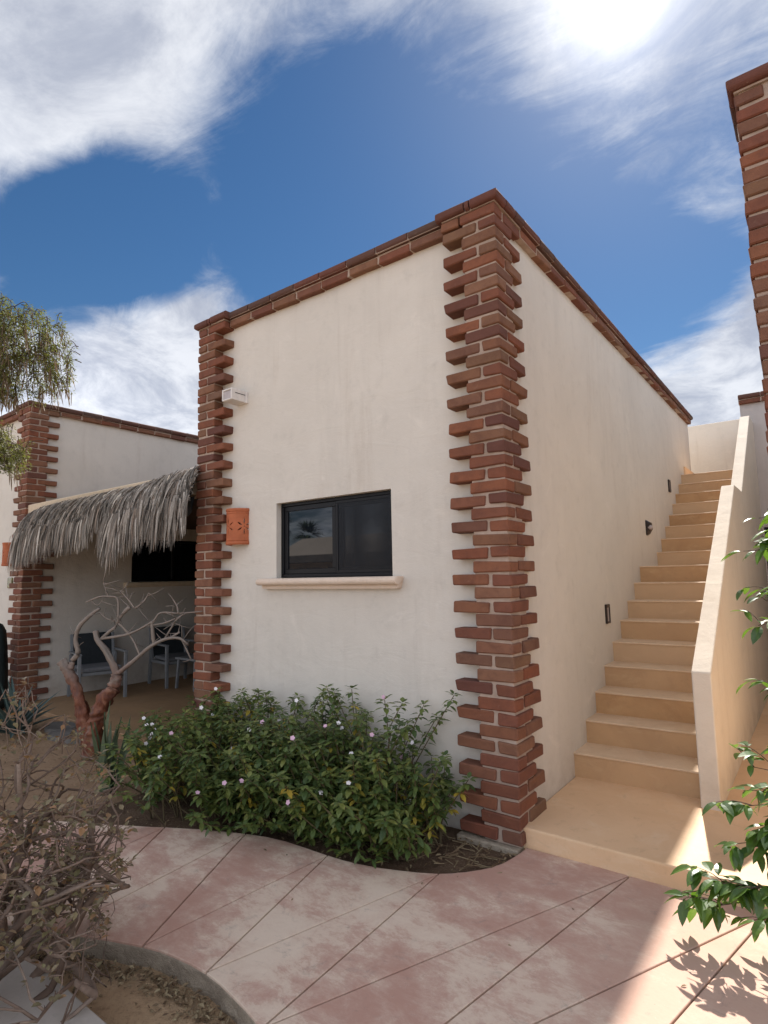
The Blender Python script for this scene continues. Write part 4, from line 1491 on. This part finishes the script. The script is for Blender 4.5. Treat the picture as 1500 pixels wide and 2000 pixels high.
def bough(z0, tip, n_leaf, r_=.006, spread=.5, side=3):
    a = root + Vector((rg.uniform(-.04, .04), rg.uniform(-.04, .04), z0))
    tip = Vector(tip)
    mid = a.lerp(tip, .55) + Vector((0, 0, .05))
    sp = smooth_path([a, mid, tip], 6)
    gw.tube(sp, [r_ * (1 - .7 * i / (len(sp) - 1)) for i in range(len(sp))], 6, cap=False)
    twigs = [sp[3:]]
    for s_ in range(side):
        i = rg.randrange(4, len(sp) - 1)
        d = (sp[i] - sp[i - 1]).normalized() + Vector((rg.uniform(-.9, .5), rg.uniform(-.8, .8), rg.uniform(-.3, .9)))
        L = rg.uniform(.07, .16)
        e = sp[i] + d.normalized() * L
        tw = smooth_path([sp[i], sp[i].lerp(e, .5) + Vector((0, 0, .012)), e], 3)
        gw.tube(tw, [.0026, .0023, .002, .0018, .0016, .0013, .001], 5, cap=False)
        twigs.append(tw)
    for k in range(n_leaf):
        tw = twigs[rg.randrange(len(twigs))]
        i = rg.randrange(1, len(tw))
        p = tw[i]
        ax = (tw[i] - tw[i - 1]).normalized()
        a_ = rg.uniform(0, 6.28)
        d = (ax * .6 + Vector((math.cos(a_), math.sin(a_), rg.uniform(-.9, .15))) * .9).normalized()
        L = rg.uniform(.055, .105)
        gl.leaf(p + d * .012, d, Vector((rg.uniform(-.3, .3), rg.uniform(-.3, .3), 1)), L, L * .45, .28, .3, 4)


gw.tube(smooth_path([root, root + Vector((.02, -.02, .7)), root + Vector((-.06, .02, 1.4)), root + Vector((-.12, 0, 2.0))], 4), [.016 - .0008 * i for i in range(13)], 8)
bough(.30, (1.10, -.59, .215), 52, .0055, side=4)
bough(.26, (1.22, -.52, .17), 46, .005, side=4)
bough(.20, (1.37, -.45, .12), 30, .005)
bough(.35, (1.33, -.60, .27), 28, .005)
bough(.55, (1.36, -.46, .59), 30, .005, side=3)
bough(.50, (1.39, -.41, .47), 50, .005, side=4)
bough(.60, (1.38, -.47, .76), 26, .004, side=3)
bough(.55, (1.46, -.38, .62), 44, .005, side=4)
bough(.45, (1.38, -.44, .42), 44, .005, side=4)
bough(1.0, (1.50, -.43, 1.08), 20, .004, side=2)
bough(1.30, (1.46, -.49, 1.36), 24, .004, side=3)
bough(1.40, (1.49, -.48, 1.50), 22, .004, side=3)
bough(1.55, (1.435, -.54, 1.68), 18, .004, side=2)
bough(1.70, (1.50, -.52, 1.82), 16, .004, side=2)
bough(1.60, (1.56, -.46, 1.72), 20, .004, side=2)
tag(gw.build('branches', M['twig'], gs, smooth=True), kind='stuff')
tag(gl.build('leaves', M['glossy'], gs), kind='stuff')

# feathery tree overhanging the left house
ac = thing('acacia_tree', 'feathery acacia with hanging brown pods over the left brick corner', 'tree', (0, 0, 0))
ra = random.Random(17)
aw, al, ap = MB(), MB(), MB()
tk = [(-5.9, -1.5, -.05), (-5.85, -1.45, 1.2), (-5.7, -1.4, 2.3), (-5.5, -1.3, 3.2), (-5.3, -1.2, 3.9)]
aw.tube(smooth_path(tk, 4), [.10 - .004 * i for i in range(17)], 10, wob=.15)
yf = MB()


def spray(c, rx, rz, n, pods):
    c = Vector(c)
    for i in range(n):
        u = Vector((ra.gauss(0, 1), ra.gauss(0, 1), ra.gauss(0, 1))).normalized() * ra.random() ** .4
        e = c + Vector((u.x * rx, u.y * rx * .8, u.z * rz))
        s_ = e + Vector((ra.gauss(-.06, .09), ra.gauss(0, .08), ra.uniform(-.02, .14)))
        m_ = s_.lerp(e, .6) + Vector((0, 0, .06))
        tw = smooth_path([s_, m_, e, e + Vector((ra.uniform(-.02, .1), ra.uniform(-.05, .05), -.08))], 3)
        aw.tube(tw, [.005 - .0004 * k for k in range(len(tw))], 4, cap=False)
        for p in tw[3:]:
            for k in range(7):
                a = ra.uniform(0, 6.28)
                d = Vector((math.cos(a), math.sin(a), ra.uniform(-.9, .3)))
                L = ra.uniform(.022, .042)
                al.leaf(p + d * .02, d, Vector((ra.uniform(-.6, .6), ra.uniform(-.6, .6), 1)), L, L * .32, .2, .1, 1)
        if ra.random() < pods:
            for k in range(3):
                p = tw[-1 - k]
                L = ra.uniform(.09, .2)
                sw = Vector((ra.uniform(-.25, .3), ra.uniform(-.2, .2), -1))
                ap.strip([p, p + sw * L * .35, p + sw * L * .7 + Vector((.01, 0, 0)), p + sw * L + Vector((.025, 0, 0))], [.004, .010, .010, .003],
                         Vector((ra.uniform(-1, 1), ra.uniform(-1, 1), 0)).normalized())
        if ra.random() < .03 and c.z < 3.3:
            p = tw[-1]
            for k in range(5):
                a = 1.256 * k
                yf.leaf(p, Vector((math.cos(a), math.sin(a), .5)), Vector((0, 0, 1)), .022, .016, .1, .1, 1)


spray((-4.86, -1.03, 4.02), .58, .48, 190, .7)
spray((-4.50, -.86, 3.84), .26, .32, 32, .95)
spray((-5.2, -1.2, 4.25), .50, .38, 110, .5)
spray((-5.1, -1.15, 3.72), .46, .16, 60, .8)
spray((-5.16, -1.18, 3.00), .36, .26, 130, .15)
spray((-4.80, -1.05, 2.90), .14, .16, 14, .3)
aw.tube(smooth_path([tk[3], (-5.3, -1.2, 3.6), (-5.0, -1.1, 4.0), (-4.75, -1.0, 3.9)], 4), [.03 - .0018 * i for i in range(13)], 7)
aw.tube(smooth_path([tk[2], (-5.45, -1.3, 2.8), (-5.2, -1.2, 3.0)], 4), [.025 - .002 * i for i in range(9)], 7)
tag(aw.build('trunk', M['twig'], ac, smooth=True), None)
tag(al.build('leaves', M['acacia'], ac), kind='stuff')
tag(ap.build('pods', M['pod'], ac), kind='stuff')
tag(yf.build('flowers', M['yellow'], ac), kind='stuff')

# ------------------------------------------------------------------ litter on the soil
rl = random.Random(31)


def curl_leaf(q, x, y, z, L):
    a, el = rl.uniform(0, 6.28), rl.uniform(-.1, .5)
    q.leaf((x, y, z), Vector((math.cos(a), math.sin(a), el)), Vector((rl.uniform(-.5, .5), rl.uniform(-.5, .5), 1)), L, L * rl.uniform(.3, .55), rl.uniform(.2, .7), rl.uniform(-.3, .5), 2)


q = MB()
FK = [(p[0], p[1]) for p in FRONT[3:]]
for i in range(900):
    x = rl.uniform(-1.3, .25)
    yk = lerp(FK, x)
    y = yk - .015 - abs(rl.gauss(0, .055)) - (.05 * rl.random() if rl.random() < .3 else 0)
    curl_leaf(q, x, y, -.098 + rl.uniform(0, .018), rl.uniform(.012, .034))
for i in range(160):
    curl_leaf(q, rl.uniform(-1.4, .3), rl.uniform(-2.26, -1.95), -.094, rl.uniform(.01, .026))
tag(q.build('leaf_litter', M['litter']), kind='stuff')
q = MB()
for i in range(700):
    x = rl.uniform(-2.6, .16)
    y = rl.uniform(lerp(BK, x) + .02, -.1)
    curl_leaf(q, x, y, -.022 + rl.uniform(0, .012), rl.uniform(.014, .04))
for i in range(60):
    x, y = rl.uniform(-.4, .15), rl.uniform(-.55, -.2)
    a = rl.uniform(0, 6.28)
    L = rl.uniform(.05, .14)
    q.tube([(x, y, -.015), (x + math.cos(a) * L, y + math.sin(a) * L, -.012 + rl.uniform(0, .02))], .0022, 4)
for i in range(500):
    curl_leaf(q, rl.uniform(-5.5, -2.6), rl.uniform(-2.2, -.3), -.022 + rl.uniform(0, .012), rl.uniform(.014, .045))
tag(q.build('bed_litter', M['litter']), kind='stuff')
q = MB()
for (x, y) in ((-1.05, -1.03), (-.92, -1.0), (-1.35, -1.05), (.02, -.64), (-.10, -.80), (.48, -1.02), (.62, -.6), (1.15, -.85), (-.55, -1.3)):
    curl_leaf(q, x, y, .004, rl.uniform(.014, .026))
tag(q.build('path_litter', M['litter']), kind='stuff')

# ------------------------------------------------------------------ across the courtyard (seen in the window glass)
ob = thing('opposite_house', 'low white house with a dark roof across the courtyard, seen only in the window reflection', 'building')
boxpart('wall', M['stucco'], ob, -17.0, -8.5, -14.0, -11.2, -.16, 2.1)
boxpart('roof', M['slate'], ob, -17.4, -8.1, -14.4, -10.7, 2.1, 2.35)
q = MB()
q.add([(-14.4, -11.0, 2.351), (-8.3, -11.0, 2.351), (-8.3, -13.9, 2.351), (-14.4, -13.9, 2.351), (-13.4, -11.6, 3.0), (-8.9, -11.6, 3.0), (-8.9, -13.2, 3.0), (-13.4, -13.2, 3.0)],
      [(4, 5, 6, 7), (0, 1, 5, 4), (1, 2, 6, 5), (2, 3, 7, 6), (3, 0, 4, 7)])
q.build('upper_roof', M['pale'], ob)
rp = random.Random(2)
for (x, y, hgt, lb) in ((-22.5, -19.0, 4.6, 'tallest palm beyond the low white house, seen in the window glass'), (-25.5, -20.5, 3.9, 'short palm beyond the low white house, leftmost in the window glass'),
                        (-19.4, -18.0, 3.9, 'short palm beyond the low white house, rightmost in the window glass')):
    t = thing('palm_tree', lb, 'palm', (x, y, -.16), 'palms beyond the opposite house')
    q = MB()
    q.tube([(0, 0, 0), (.1, 0, hgt * .5), (.05, .05, hgt)], [.2, .16, .14], 8)
    q.build('trunk', M['twig'], t)
    q = MB()
    for k in range(22):
        a, el = k * 2.4, rp.uniform(-.4, 1.2)
        d = Vector((math.cos(a) * math.cos(el), math.sin(a) * math.cos(el), math.sin(el)))
        for j in range(9):
            dd = (d + Vector((rp.gauss(0, .25), rp.gauss(0, .25), rp.gauss(0, .2)))).normalized()
            q.leaf(Vector((.05, .05, hgt)) + d * .25, dd, Vector((0, 0, 1)), rp.uniform(.4, .75), .09, .2, .35, 2)
    tag(q.build('crown', M['palm'], t), kind='stuff')
